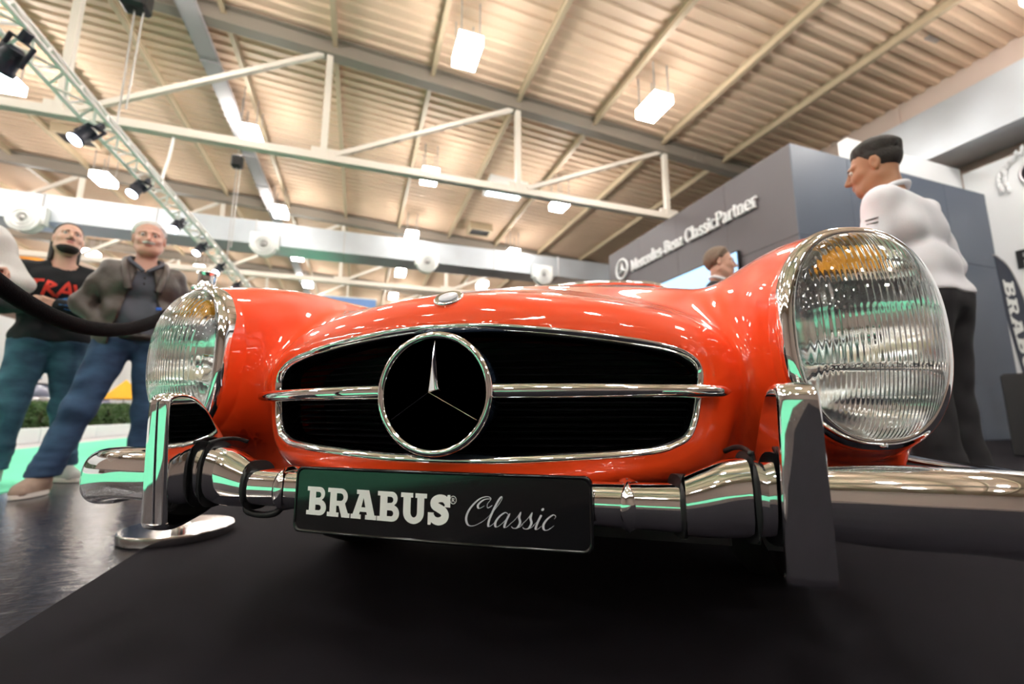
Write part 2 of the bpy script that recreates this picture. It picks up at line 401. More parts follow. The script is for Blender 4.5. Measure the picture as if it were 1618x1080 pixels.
# planter, hedge, stones at left
pl=empty('planter_bed',H(0,0,0),HA)
for k in range(14): MB().rbox(-5.3,-5.15,2.0+1.7*k,2.0+1.7*k+1.69,0,.24,.01).build('kerb_stone',M['white_wall'],pl)
MB().box(-6.5,-5.3,2.0,25.8,0,.16).build('soil',M['soil'],pl)
MB().box(-5.15,-4.5,1.65,30,-.004,.002).build('paving_strip',mat('pale_grey_paving',(.55,.53,.53),.7),pl)
tag(pl,'long low planter with white kerb beyond the green carpet','planter')
rs=np.random.RandomState(3); mb=MB(); V=[];F=[]
for i in range(1300):
    p=rs.uniform(-1,1,3); p=p/np.max(np.abs(p))*rs.uniform(.72,1.0); c=p*np.array([.30,.32,.25])+np.array([0,0,.27])
    a=rs.normal(size=3);a/=np.linalg.norm(a);bb=np.cross(a,rs.normal(size=3));bb/=np.linalg.norm(bb)
    l,w_=rs.uniform(.03,.05),rs.uniform(.012,.02); k=len(V)
    V+= [c-a*l,c+bb*w_,c+a*l,c-bb*w_]; F.append((k,k+1,k+2,k+3))
leafme=MB().add(V,F).mesh('foliage',M['leaf'])
stem=MB()
for i in range(5): stem.tube([(rs.uniform(-.05,.05),rs.uniform(-.05,.05),0),(rs.uniform(-.2,.2),rs.uniform(-.2,.2),.4)],.012,5)
stemme=stem.mesh('stem',M['soil'])
for k in range(24):
    s=empty('hedge_shrub',H(3.0+.74*k,-5.72+rs.uniform(-.03,.03),.16),HA+rs.choice([0,math.pi])); s.scale=(1,1,rs.uniform(.95,1.12))
    link('foliage',leafme,s)['kind']='stuff'; link('stem',stemme,s)
    tag(s,f'clipped green box shrub, {ORD[k]} from the near end of the planter hedge','shrub','shrubs of the planter hedge')
M['terra']=mat('orange_stone',(.55,.20,.09),.8,0,.2,12)
for (u,l) in ((7.7,'small orange pumpkin on the planter edge below the hedge, left one'),(9.9,'small orange pumpkin on the planter edge between the jeans'),(10.4,'small orange pumpkin on the planter edge, right one')):
    s=empty('pumpkin',H(u,-5.36,.16),HA)
    mb=MB(); rings=[]
    for j in range(9):
        a=math.pi*j/8; rings.append([( .065*math.sin(a)*(1+.08*math.cos(8*b_))*math.cos(b_), .065*math.sin(a)*(1+.08*math.cos(8*b_))*math.sin(b_), .045-.045*math.cos(a)) for b_ in np.linspace(0,2*math.pi,32,endpoint=False)])
    mb.loft(rings).build('fruit',M['terra'],s); MB().tube([(0,0,.085),(.01,0,.12)],.008,6).build('stalk',M['soil'],s)
    tag(s,l,'pumpkin','pumpkins on the planter edge')
# far stands at left
w=empty('stand_wall',H(0,0,0),HA)
for k in range(10): MB().box(-13.2,-13.0,6+4*k,6+4*k+3.98,0,4.1).build('panel',M['white_wall'],w)
tag(w,'distant white stand wall behind the people at left','wall')
sc=empty('display_screen',H(21.3,-12.95,1.9),HA); MB().box(0,.06,0,2.0,0,1.1).build('bezel',M['black_box'],sc); MB().box(.06,.066,.05,1.95,.05,1.05).build('picture',M['screen'],sc)
tag(sc,'small distant screen on the white wall at far left','screen')
def far_car(lab,colm,loc,rz):
    c=empty('saloon_car',loc,rz); L_=[(-2.2,.45,.62,.70),(-2.1,.38,.80,.80),(-1.2,.34,.90,.86),(-.55,.34,.95,.88),(.2,.34,.97,.88),(1.2,.34,.97,.88),(1.9,.36,.95,.86),(2.2,.45,.80,.78)]
    rings=[]
    for (y,zb,zt,hw) in L_:
        rings.append([(hw*.9,y,zb),(hw,y,(zb+zt)/2),(hw*.93,y,zt-.06),(hw*.8,y,zt),(-hw*.8,y,zt),(-hw*.93,y,zt-.06),(-hw,y,(zb+zt)/2),(-hw*.9,y,zb)])
    MB().loft(rings).build('body',colm,c)
    rings=[]
    for (y,zt,hw) in ((-.75,.93,.74),(-.1,1.32,.62),(.7,1.36,.60),(1.2,1.30,.58),(1.75,.95,.70)):
        rings.append([(hw+.08,y,.90),(hw,y,max(zt-.05,.91)),(hw*.8,y,zt),(-hw*.8,y,zt),(-hw,y,max(zt-.05,.91)),(-hw-.08,y,.90)])
    MB().loft(rings).build('glasshouse',M['carglass'],c)
    MB().loft([[(x*.62,y,z+.012),(x*.62,y,z+.03)][::1]+[(-x*.62,y,z+.03),(-x*.62,y,z+.012)] for (x,y,z) in ((1,-.1,1.31),(1,.7,1.35),(1,1.2,1.29))]).build('roof',colm,c)
    for sx in (-1,1):
        for y in (-1.4,1.35):
            mb=MB(); mb.lathe([(.0,-.1),(.30,-.1),(.33,-.07),(.33,.07),(.30,.1),(.0,.1)],c=(sx*.78,y,.33),n=24,ax='x'); wv=mb.build('wheel',M['tyre'],c)
            MB().lathe([(.0,-.115),(.2,-.11),(.2,.11),(.0,.115)],c=(sx*.78,y,.33),n=20,ax='x').build('hub_cap',M['steel'],wv)
    tag(c,lab,'car','distant cars'); return c
M['carglass']=mat('tinted_car_glass',(.25,.30,.45),.08,0,.05)
far_car('distant dark saloon car beyond the hedge at far left',mat('dark_blue_paint',(.01,.01,.02),.3,0,.1,coat=1),H(15.5,-9.6,0),HA+.1)
far_car('distant blue car beyond the hedge between the jeans',mat('blue_paint',(.02,.06,.35),.3,0,.1,coat=1),H(21.0,-10.6,0),HA+.15)
o=MB().lathe([(0,1.55),(.05,1.5),(.55,.95),(.57,.92),(.5,.92),(0,1.4)],n=16).build('sunshade',mat('yellow_canvas',(.9,.45,.02),.7),None,H(16.6,-7.25,0),HA); MB().tube([(0,0,0),(0,0,1.45)],.02,8).build('pole',M['galv2'],o); tag(o,'yellow sunshade beyond the hedge beside the blue jeans','sunshade')
o=empty('awning',H(20,-11.6,5.9),HA)
for k in range(8): beam(MB(),(-1.5+.28*k,0,.1-.03*k),(-1.2+.28*k,-1.2,-.45-.03*k),.20).build('canvas_stripe',mat('awning_white',(.8,.7,.6),.7) if k%2 else mat('awning_orange',(.75,.35,.12),.7),o)
beam(MB(),(-1.5,.05,.55),(1.4,.05,-.1),.16).build('front_edge',mat('orange_edge',(.9,.35,.03),.6),o)
tag(o,'orange and white striped awning far behind at left','awning')
o=MB().box(-1.5,1.5,0,.05,-.32,.32).build('hanging_banner',mat('blue_banner',(.16,.30,.62),.6),None,H(26,-1.0,6.85),HA); tag(o,'pale blue hanging banner far behind the bonnet','banner')
MB().box(-1.55,1.55,-.02,.07,.30,.36).build('top_batten',M['white_plastic'],o)
# lighting truss
t=empty('lighting_truss',H(0,-3.4,4.0),HA); U0,U1=1.5,27.5
ch=[(-.13,0),(.13,0),(0,.23)]
M['truss']=mat('aluminium_truss',(.80,.77,.74),.4,.25,.05,8)
for (x,z) in ch: MB().tube([(x,U0,z),(x,U1,z)],.026,10).build('chord',M['truss'],t)
bm_={}
for i in range(3):
    a,b_=ch[i],ch[(i+1)%3]
    for par in (0,1):
        p,q=(a,b_) if par==0 else (b_,a)
        bm_[(i,par)]=MB().tube([(p[0],0,p[1]),(q[0],.26,q[1])],.016,6).mesh('lacing_tube',M['truss'])
for k in range(92):
    for i in range(3): link('lacing_tube',bm_[(i,k%2)],t,(0,U0+.28*k,0))
tag(t,'long silver lattice lighting truss slanting down from the top left','truss')
def spot(u,lab,sc_=1.0,dx=-.12,rot=(0,0,0),lit=True):
    s=empty('stage_spotlight',H(u,-3.4+dx,3.72),HA); s.scale=(sc_,)*3; s.rotation_euler=(math.radians(rot[0]),math.radians(rot[1]),HA+math.radians(rot[2]))
    # lamp looks down -z
    mb=MB().lathe([(0,.13),(.05,.13),(.075,.09),(.085,.02),(.085,-.10),(.10,-.12),(.10,-.16),(.0,-.14)],n=24); hb=mb.build('lamp_body',M['spotblack'],s)
    for k in range(4): MB().lathe([(.07,.0),(.095,.0),(.095,.008),(.07,.008)],c=(0,0,.02+.025*k),n=20).build('cooling_fin',M['spotblack'],hb)
    MB().lathe([(.088,-.158),(.088,-.166),(0,-.17)],n=24).build('lens',M['spotlens'],s)
    mb=MB()
    for sx in (-1,1): mb.box(sx*.115-.008,sx*.115+.008,-.02,.02,-.02,.22)
    mb.box(-.12,.12,-.02,.02,.20,.22); mb.build('yoke',M['spotblack'],s)
    MB().rbox(-.03,.03,-.04,.04,.2,.32,.008).build('clamp',M['spotblack'],s)
    tag(s,lab,'spotlight','spotlights on the lighting truss')
spot(4.1,'black spotlight with glaring lens highest on the truss at top left',.95,0,(20,35,0))
spot(5.3,'black spotlight with blue-white lens, second from the top on the truss',.85,0,(-25,25,0))
spot(6.65,'black spotlight third from the top on the lighting truss',.8,0,(-25,20,0))
spot(8.0,'small black spotlight just below the middle of the truss',.75,.05,(-35,10,0))
spot(9.2,'small black spotlight before the silver duct on the truss',.75,.05,(-30,20,0))
spot(10.5,'small black spotlight over the older man, second lowest',.75,.05,(-30,20,0))
spot(12.0,'lowest black spotlight at the bottom end of the truss',.75,.05,(-30,20,0))
for (u,z0,z1,s_,l) in ((5.9,4.2,6.0,1.0,'black chain hoist above the truss at top left'),(11.2,4.2,6.6,.8,'small black chain hoist on a wire left of the middle')):
    h=empty('chain_hoist',H(u,-3.4,z0),HA)
    MB().rbox(-.16*s_,.16*s_,-.13*s_,.13*s_,z1-z0,z1-z0+.42*s_,.04).build('motor_box',M['black_box'],h)
    MB().tube([(0,0,0),(0,0,z1-z0)],.012,6).build('chain',M['galv2'],h); MB().tube([(.07*s_,0,.3),(.10*s_,0,z1-z0)],.012,6).build('slack_chain',M['galv2'],h)
    MB().tube([(0,0,z1-z0+.4*s_),(0,0,8.9-z0)],.01,6).build('suspension_wire',M['galv2'],h)
    tag(h,l,'hoist','chain hoists')
o=MB().tube(smooth_path([(-.55,1.6,1.78),(-.58,1.6,1.35),(-.60,1.5,.9),(-.45,1.1,.55),(-.05,.15,.10)],6),.028,8).build('hanging_cable',M['white_plastic'],None,H(7.4,-3.4,4.15),HA); tag(o,'white cable bundle dropping from the cream chord to the truss','cable')

# ------------------------------------------------------------------ implicit surfaces -> smooth meshes
def smin(a,b,k):
    h=np.maximum(k-np.abs(a-b),0)/k; return np.minimum(a,b)-h*h*k*.25
def smax(a,b,k): return -smin(-a,-b,k)
def cap(x,y,z,a,b,ra,rb):
    bx,by,bz=b[0]-a[0],b[1]-a[1],b[2]-a[2]; px,py,pz=x-a[0],y-a[1],z-a[2]
    h=np.clip((px*bx+py*by+pz*bz)/(bx*bx+by*by+bz*bz+1e-12),0,1)
    return np.sqrt((px-bx*h)**2+(py-by*h)**2+(pz-bz*h)**2)-(ra+(rb-ra)*h)
def ell(x,y,z,c,r):
    px,py,pz=(x-c[0]),(y-c[1]),(z-c[2])
    k0=np.sqrt((px/r[0])**2+(py/r[1])**2+(pz/r[2])**2)+1e-9; k1=np.sqrt((px/r[0]**2)**2+(py/r[1]**2)**2+(pz/r[2]**2)**2)+1e-9
    return k0*(k0-1)/k1
def rbox_sdf(x,y,z,c,h,r):
    qx=np.abs(x-c[0])-h[0]+r; qy=np.abs(y-c[1])-h[1]+r; qz=np.abs(z-c[2])-h[2]+r
    return np.sqrt(np.maximum(qx,0)**2+np.maximum(qy,0)**2+np.maximum(qz,0)**2)+np.minimum(np.maximum(np.maximum(qx,qy),qz),0)-r
def nets(fn, X, Y, Z, name, mat_, half=False, newton=3, eps=.003):
    X=np.asarray(X,np.float64);Y=np.asarray(Y,np.float64);Z=np.asarray(Z,np.float64)
    F=np.empty((len(X),len(Y),len(Z)),np.float32); st=max(1,int(4e6//(len(Y)*len(Z))))
    for i in range(0,len(X),st):
        F[i:i+st]=np.broadcast_to(fn(X[i:i+st,None,None],Y[None,:,None],Z[None,None,:]),(len(X[i:i+st]),len(Y),len(Z)))
    ins=F<0
    c=np.zeros((len(X)-1,len(Y)-1,len(Z)-1),np.int8)
    for dx in(0,1):
        for dy in(0,1):
            for dz in(0,1): c+=ins[dx:len(X)-1+dx,dy:len(Y)-1+dy,dz:len(Z)-1+dz]
    I,J,K=np.nonzero((c>0)&(c<8)); n=len(I)
    idx=np.full(c.shape,-1,np.int32); idx[I,J,K]=np.arange(n)
    P=np.zeros((n,3));cnt=np.zeros(n)
    co=[(a,b,d) for a in(0,1) for b in(0,1) for d in(0,1)]
    for p in co:
        for ax in range(3):
            if p[ax]: continue
            q=list(p);q[ax]=1
            fa=F[I+p[0],J+p[1],K+p[2]].astype(float);fb=F[I+q[0],J+q[1],K+q[2]].astype(float)
            m=(fa<0)!=(fb<0); t=np.where(m,fa/(fa-fb+1e-20),0)
            A=np.stack([X[I+p[0]],Y[J+p[1]],Z[K+p[2]]],1);B=np.stack([X[I+q[0]],Y[J+q[1]],Z[K+q[2]]],1)
            P+=np.where(m[:,None],A+(B-A)*t[:,None],0);cnt+=m
    P/=np.maximum(cnt,1)[:,None]
    faces=[]
    nx,ny,nz=len(X),len(Y),len(Z)
    def quad(ax):
        sl0=[slice(None)]*3;sl1=[slice(None)]*3;sl0[ax]=slice(0,-1);sl1[ax]=slice(1,None)
        a=ins[tuple(sl0)];b=ins[tuple(sl1)];e=np.argwhere(a!=b)
        o=[k for k in range(3) if k!=ax]
        dims=[nx,ny,nz]
        ok=(e[:,o[0]]>0)&(e[:,o[0]]<dims[o[0]]-1)&(e[:,o[1]]>0)&(e[:,o[1]]<dims[o[1]]-1)
        e=e[ok]; flip=a[tuple(e.T)]
        q=[]
        for (p,r) in((-1,-1),(0,-1),(0,0),(-1,0)):
            w=e.copy();w[:,o[0]]+=p;w[:,o[1]]+=r;q.append(idx[tuple(w.T)])
        q=np.stack(q,1)
        if ax==1: flip=~flip
        q[~flip]=q[~flip][:,::-1]
        return q
    Q=np.concatenate([quad(a) for a in range(3)])
    if half: seam=(I==0); P[seam,0]=0
    hs=np.stack([np.diff(X)[I],np.diff(Y)[J],np.diff(Z)[K]],1).max(1)
    def grad(P,e):
        g=np.empty_like(P)
        for a in range(3):
            d=np.zeros(3);d[a]=e
            g[:,a]=(fn(*(P+d).T)-fn(*(P-d).T))/(2*e)
        return g
    for _ in range(newton):
        f=fn(*P.T);g=grad(P,eps);g2=(g*g).sum(1)+1e-9
        stp=-(f/g2)[:,None]*g; l=np.linalg.norm(stp,axis=1); s=np.minimum(1,.5*hs/(l+1e-12)); P=P+stp*s[:,None]*.9
        if half: P[seam,0]=0
    N=grad(P,eps*1.5);N/=np.linalg.norm(N,axis=1,keepdims=True)+1e-12
    if half:
        mir=np.arange(n);k=n;ns=np.nonzero(~seam)[0];mir[ns]=n+np.arange(len(ns))
        P2=P[ns]*np.array([-1,1,1]);N2=N[ns]*np.array([-1,1,1]);N[seam,0]=0
        Q=np.concatenate([Q,mir[Q][:,::-1]]);P=np.concatenate([P,P2]);N=np.concatenate([N,N2])
    gn=np.cross(P[Q[:,2]]-P[Q[:,0]],P[Q[:,3]]-P[Q[:,1]]); fl=(gn*N[Q[:,0]]).sum(1)<0; Q[fl]=Q[fl][:,::-1]
    me=bpy.data.meshes.new(name)
    me.vertices.add(len(P));me.vertices.foreach_set('co',P.astype(np.float32).ravel())
    me.loops.add(len(Q)*4);me.loops.foreach_set('vertex_index',Q.astype(np.int32).ravel())
    me.polygons.add(len(Q));me.polygons.foreach_set('loop_start',np.arange(0,len(Q)*4,4,dtype=np.int32))
    try: me.polygons.foreach_set('loop_total',np.full(len(Q),4,np.int32))
    except Exception: pass
    me.update(calc_edges=True);me.validate()
    me.polygons.foreach_set('use_smooth',np.ones(len(me.polygons),bool))
    if len(me.vertices)==len(P):
        try: me.normals_split_custom_set_from_vertices(N.astype(np.float32))
        except Exception as ex: print('normals',ex)
    if mat_: me.materials.append(mat_)
    return me
def frange(a,b,h): return np.arange(a,b+h*.5,h)

# ------------------------------------------------------------------ the car
car=empty('sports_car',(0,0,0)); tag(car,'glossy orange-red classic sports car with chrome star grille and big oval headlights','car')
mh=[(0,.629),(.06,.6285),(.118,.625),(.2,.617),(.276,.608),(.345,.598),(.39,.589),(.42,.577),(.436,.562),(.441,.54),(.436,.51),(.427,.467),(.412,.436),(.39,.4225),(.36,.413),(.3,.4065),(.22,.402),(.118,.397),(.06,.396),(0,.396)]
mh_full=mh+[(-x,z) for (x,z) in mh[-2:0:-1]]
MO=smooth_path(mh_full,14,True)                      # mouth outline, clockwise from the top
def poly_sdf(px,pz,P):
    A=P;B=np.roll(P,-1,0);out=np.empty(px.shape);sg=np.empty(px.shape,bool)
    for s in range(0,len(px),4000):
        x=px[s:s+4000,None];z=pz[s:s+4000,None]
        ex=B[:,0]-A[:,0];ez=B[:,1]-A[:,1];wx=x-A[:,0];wz=z-A[:,1]
        t=np.clip((wx*ex+wz*ez)/(ex*ex+ez*ez+1e-15),0,1)
        out[s:s+4000]=np.sqrt(((wx-ex*t)**2+(wz-ez*t)**2).min(1))
        cr=((A[:,1]>z)!=(B[:,1]>z))&(x<ex*(z-A[:,1])/(ez+1e-15)+A[:,0])
        sg[s:s+4000]=(cr.sum(1)%2)==1
    return np.where(sg,-out,out)
GX=np.arange(-.06,1.12,.004);GZ=np.arange(.12,1.16,.004)
gx,gz=np.meshgrid(GX,GZ,indexing='ij')
D2=poly_sdf(gx.ravel(),gz.ravel(),MO[::1]).reshape(gx.shape)
for _ in range(3):
    D=D2.copy(); D[1:-1]=.25*D2[:-2]+.5*D2[1:-1]+.25*D2[2:]; D2=D
    D=D2.copy(); D[:,1:-1]=.25*D2[:,:-2]+.5*D2[:,1:-1]+.25*D2[:,2:]; D2=D
def d2(ax,z):
    fx=np.clip((ax-GX[0])/.004,1,len(GX)-3.001);fz=np.clip((z-GZ[0])/.004,1,len(GZ)-3.001)
    i=fx.astype(int);j=fz.astype(int);a=fx-i;b=fz-j
    def w(t): return (-.5*t+t*t-.5*t**3, 1-2.5*t*t+1.5*t**3, .5*t+2*t*t-1.5*t**3, -.5*t*t+.5*t**3)
    wa=w(a);wb=w(b);s=0
    for p in range(4):
        for q in range(4): s=s+wa[p]*wb[q]*D2[i+p-1,j+q-1]
    return s
YF,KC=-.085,.55
def rfun(ye):
    t=ye-YF; tp=np.maximum(t,0)
    q=np.clip(tp/.05,0,1); r=.05*np.sqrt(np.maximum(1-(1-q)**2,0))+.43*tp/(1+1.15*tp)
    return np.where(t<0,t*3.0,r)
XL,ZL,AL,BL=.685,.602,.108,.166                       # headlight centre and half axes
def yrim(z,x=XL): return .006+.24*(x-XL)+.25*np.maximum(z-ZL,0)**2
_ft=np.array([-.2,.0,.05,.12,.2,.3,.4,.6,.9,1.3,2.0,3.0,4.6]); _tt=np.array([.765,.776,.787,.809,.829,.848,.862,.880,.89,.885,.86,.86,.70])
_tf=np.linspace(-.2,4.6,961); _tv=np.interp(_tf,_ft,_tt)
for _ in range(60): _tv[1:-1]=.25*_tv[:-2]+.5*_tv[1:-1]+.25*_tv[2:]
def body_solid(x,y,z):
    ax=np.abs(x)
    xe=smin(ax,.52+0*ax,.12); ye=y-KC*xe*xe
    D=d2(ax,z)
    nose=(D-rfun(ye))*.8
    nose=smax(nose,.338-z,.05); nose=smax(nose,y-2.0,.2)
    yc=smin(y,1.0+0*y,.3)
    top=.700+.19*yc-.20*np.maximum(y-3.3,0)
    deck=smax(z-top,.16-y+.12*(1-ax),.16); deck=smax(deck,ax-.83+.25*np.maximum(.5-y,0)**1.0*0,.15); deck=smax(deck,.27-z,.1); deck=smax(deck,y-4.35,.3)
    ftop=np.interp(y,_tf,_tv); yp=np.maximum(y-.04,0)
    fbot=.416-.40*yp/(1+3.0*yp)-.0
    rx=.1305+.075*yp/(yp+.22)
    xc=XL+.012*np.minimum(yp*2,1)
    zc=(ftop+fbot)/2;rz=(ftop-fbot)/2
    e=(np.abs((ax-xc)/rx)**2.3+np.abs((z-zc)/rz)**2.3+1e-12)**(1/2.3)
    fen=(e-1)*rx; fen=smax(fen,(yrim(z,ax)+.014-y)*.95,.012); fen=smax(fen,y-4.3,.2)
    u=smin(nose,deck,.12); u=smin(u,fen,.075);
    bump=cap(ax,y,z,(.20,.50,.772),(.20,1.6,.85),.062,.062); u=smin(u,bump,.06)
    return u
def body(x,y,z):
    ax=np.abs(x); u=body_solid(x,y,z)
    u=smax(u,-smax(d2(ax,z),y-.5,.01),.008)
    for yw in (.80,3.2):
        w=smax(np.sqrt((y-yw)**2+(z-.34)**2)-.37,.50-ax,.03); u=smax(u,-w,.02)
    # lamp bowl
    e=(np.abs((ax-XL)/.110)**2.35+np.abs((z-ZL)/.168)**2.35+1e-12)**(1/2.35)
    u=smax(u,-smax((e-1)*.1,y-.20,.01),.006)
    ck=rbox_sdf(x,y,z,(0,2.55,1.0),(.62,.62,.42),.12); u=smax(u,-ck,.04)
    return u
hx=.0056
bx_=np.arange(-hx/2,.985,hx); by_=np.concatenate([frange(-.13,.08,.0045),frange(.086,.62,.0068),np.linspace(.63,1.1,40),np.linspace(1.13,4.45,95)]); bz_=np.concatenate([frange(.20,.36,.009),frange(.3655,.82,.0055),frange(.827,.95,.008)])
link('body_shell',nets(body,bx_,by_,bz_,'body_shell',M['red'],half=True),car)
def surf_y(xs,zs,fn=body_solid):
    ys=np.arange(-.2,.5,.001); out=[]
    for (x,z) in zip(xs,zs):
        f=fn(np.full(len(ys),x),ys,np.full(len(ys),z)); k=np.nonzero(f<0)[0]; out.append(ys[k[0]] if len(k) else .2)
    return np.array(out)
# grille frame, slats
n=len(MO); T=np.roll(MO,-1,0)-np.roll(MO,1,0); T/=np.linalg.norm(T,axis=1,keepdims=True); NI=np.stack([T[:,1],-T[:,0]],1)   # inward
cen=MO.mean(0); sgn=np.sign(((cen-MO)*NI).sum(1).mean()); NI*=sgn
def mring(off,dy): return [(MO[i,0]+NI[i,0]*off,YF+KC*MO[i,0]**2+dy,MO[i,1]+NI[i,1]*off) for i in range(n)]
gf=MB(); rings=[mring(-.002,.03),mring(-.0035,.004),mring(-.003,-.0005),mring(-.001,-.003),mring(.003,-.0025),mring(.008,.001),mring(.0115,.006),mring(.0125,.012),mring(.0125,.06)]
gf.loft(rings,cap=False); grille=gf.build('grille_frame',M['chrome'],car); grille['label']='chrome frame around the grille opening'
def mouth_half(z):
    s=[];A=MO;B=np.roll(MO,-1,0)
    for a,b in zip(A,B):
        if (a[1]>z)!=(b[1]>z): s.append(abs(a[0]+(b[0]-a[0])*(z-a[1])/(b[1]-a[1])))
    return max(s) if s else .05
for k in range(18):
    z=.4045+.0128*k
    if z>.626: continue
    w=max(mouth_half(z)-.006,.03); xs=np.linspace(-w,w,25); rings=[]
    for x in xs:
        y=-.012+KC*x*x*.9
        rings.append([(x,y,z-.0012),(x,y-.004,z),(x,y,z+.0012),(x,y+.035,z+.007),(x,y+.035,z+.0045)])
    MB().loft(rings,sm=False).build('slat',M['black_slat'],grille)
xs=np.linspace(-.47,.47,21)
MB().loft([[(x,.12+.3*x*x,.36),(x,.12+.3*x*x,.66),(x,.14+.3*x*x,.66),(x,.14+.3*x*x,.36)] for x in xs],sm=False).build('radiator_screen',M['dark_metal'],grille)
# star badge in ring
SY,SZ,SR=-.108,.5095,.0985
ang=np.linspace(0,2*math.pi,97)[:-1]
ring=MB().tube([(SR*math.sin(a),SY,SZ+SR*math.cos(a)) for a in ang],.0065,14,closed=True).build('star_ring',M['chrome'],car); ring['label']='chrome ring of the large three-pointed star'
MB().lathe([(SR+.003,.0),(SR+.0035,.03),(SR-.006,.085),(SR-.009,.085),(SR-.003,.03),(SR-.004,.0)],c=(0,SY,SZ),n=72,ax='y').build('drum',M['cup'],ring)
V=[(0,SY-.022,SZ),(0,SY+.012,SZ)];F=[]
for k in range(3):
    a=2*math.pi*k/3; V.append(((SR-.004)*math.sin(a),SY-.001,SZ+(SR-.004)*math.cos(a)))
for k in range(3):
    a=2*math.pi*k/3+math.pi/3; V.append((.0185*math.sin(a),SY+.006,SZ+.0185*math.cos(a)))
for k in range(3):
    F+=[(0,2+k,5+k),(0,5+(k+2)%3,2+k),(1,5+k,2+k),(1,2+k,5+(k+2)%3)]
st=MB().add(V,F).mesh('star',M['chrome'])
import bmesh
bm=bmesh.new(); bm.from_mesh(st); bmesh.ops.bevel(bm,geom=[e for e in bm.edges if e.calc_face_angle(0)>.3],offset=.0011,segments=2,affect='EDGES',profile=.6); bm.to_mesh(st); bm.free()
link('star',st,ring)
for s in (-1,1):
    rings=[]
    for x in np.concatenate([np.linspace(.096,.47,30),[.477,.482,.4845]]):
        h=np.interp(x,[.09,.25,.44,.47,.477,.482,.485],[.0148,.0143,.0115,.0102,.008,.005,.0015]); y=-.092+.50*x*x; dd=np.interp(x,[.09,.47,.485],[.018,.016,.006])
        rings.append([(s*x,y-dd*math.cos(t)**1 if True else 0,.5125+.010*(x-.1)*0+h*math.sin(t)*(abs(math.sin(t))**-.25 if abs(math.sin(t))>1e-6 else 1)) for t in np.linspace(-math.pi,math.pi,25)[:-1]])
    MB().loft(rings).build('grille_bar',M['chrome'],car)
# bonnet badge
by=surf_y([0],[.687])[0]; eps=1e-3
gy=(body_solid(np.array([0.]),np.array([by+eps]),np.array([.687]))-body_solid(np.array([0.]),np.array([by-eps]),np.array([.687])))[0]; gz_=(body_solid(np.array([0.]),np.array([by]),np.array([.687+eps]))-body_solid(np.array([0.]),np.array([by]),np.array([.687-eps])))[0]
nrm=Vector((0,gy,gz_)).normalized(); q=nrm.to_track_quat('Z','Y')
bd=MB().lathe([(.0,-.004),(.0275,-.004),(.0285,.001),(.026,.0035),(.023,.0025),(.0,.003)],n=48).build('bonnet_badge',M['chrome'],car,(0,by,.687)); bd.rotation_euler=q.to_euler()
MB().lathe([(.0,.0028),(.018,.0028),(.018,.0042),(.0,.0052)],n=36).build('badge_centre',M['silver_paint'],bd)
# headlights
def outl(sc_a,sc_b,n=96,p=2.35):
    o=[]
    for t in np.linspace(0,2*math.pi,n,endpoint=False):
        c,s_=math.cos(t),math.sin(t); o.append((sc_a*math.copysign(abs(c)**(2/p),c),sc_b*math.copysign(abs(s_)**(2/p),s_)))
    return o
def lens_mesh():
    NZ,PX=150,.0056; pitch=PX; ncol=int(2*AL/pitch*8); XS=np.linspace(-AL,AL,ncol); ZS=np.sin(np.linspace(-math.pi/2,math.pi/2,NZ))*BL
    def dome(x,zz,Hd,p=2.35):
        r=(np.abs(x/AL)**p+np.abs(zz/BL)**p)**(1/p); r=np.minimum(r,1); return Hd*np.maximum(1-r**2.5,0)**.62
    V=[];F=[]
    for side in (0,1):
        for zz in ZS:
            w=AL*max(1-abs(zz/BL)**2.35,0)**(1/2.35)
            x=np.clip(XS,-w,w); y=yrim(ZL+zz,XL+x)-dome(x,np.full_like(x,zz),.074)
            if side:
                ed=np.clip((1-(np.abs(x/AL)**2.35+np.abs(zz/BL)**2.35))*6,0,1)
                zn=[(-.17,-.058,.0056),(-.058,.028,.0074),(.028,.062,.0090),(.062,.098,.0060),(.098,.17,.0080)]
                for (a0,a1,pp) in zn:
                    if a0<=zz<a1: rib=.00055*np.cos(2*math.pi*x/pp)+.0016*((zz-a0)/(a1-a0)-.5)
                y=y+.0035+rib*ed
            V+=[(a,b,zz) for a,b in zip(x,y)]
    nn=NZ*ncol
    for i in range(NZ-1):
        for j in range(ncol-1):
            a=i*ncol+j; F.append((a,a+1,a+ncol+1,a+ncol)); a+=nn; F.append((a,a+ncol,a+ncol+1,a+1))
    for i in range(NZ-1):
        for j in (0,ncol-1):
            a=i*ncol+j; F.append((a,a+ncol,a+ncol+nn,a+nn))
    V=[(x,y,z) for (x,y,z) in V]
    mb=MB(); mb.v=V; mb.f=F; mb.sm=[True]*len(F)
    return mb.mesh('lens',M['lens'])
LM=lens_mesh()
def rrm(a,b,dy): return [(x,float(yrim(ZL+z,XL+x))+dy,z) for (x,z) in outl(AL+a,BL+b)]
RM=MB().loft([rrm(-.002,-.002,.012),rrm(-.001,-.001,0),rrm(.002,.002,-.003),rrm(.010,.008,-.0005),rrm(.0165,.0125,.004),rrm(.021,.016,.011),rrm(.0222,.017,.019),rrm(.0205,.0155,.04)],cap=False).mesh('headlight_rim',M['chrome'])
V=[];F=[];RX=np.linspace(-.1065,.1065,57);RZ=np.sin(np.linspace(-math.pi/2,math.pi/2,80))*.1645
for zz in RZ:
    w=.1065*max(1-abs(zz/.1645)**2.35,0)**(1/2.35)
    for x in np.clip(RX,-w,w):
        ed=max(0,1-(abs(x/.1065)**2.35+abs(zz/.1645)**2.35))**.5
        up_=.085*max(0,1-(x/.125)**2-((zz-.03)/.135)**2); lo_=.055*max(0,1-(x/.12)**2-((zz+.11)/.058)**2)
        V.append((x,float(yrim(ZL+zz,XL+x))+.006+min(1,ed*2.5)*(up_ if zz>-.054 else lo_),zz))
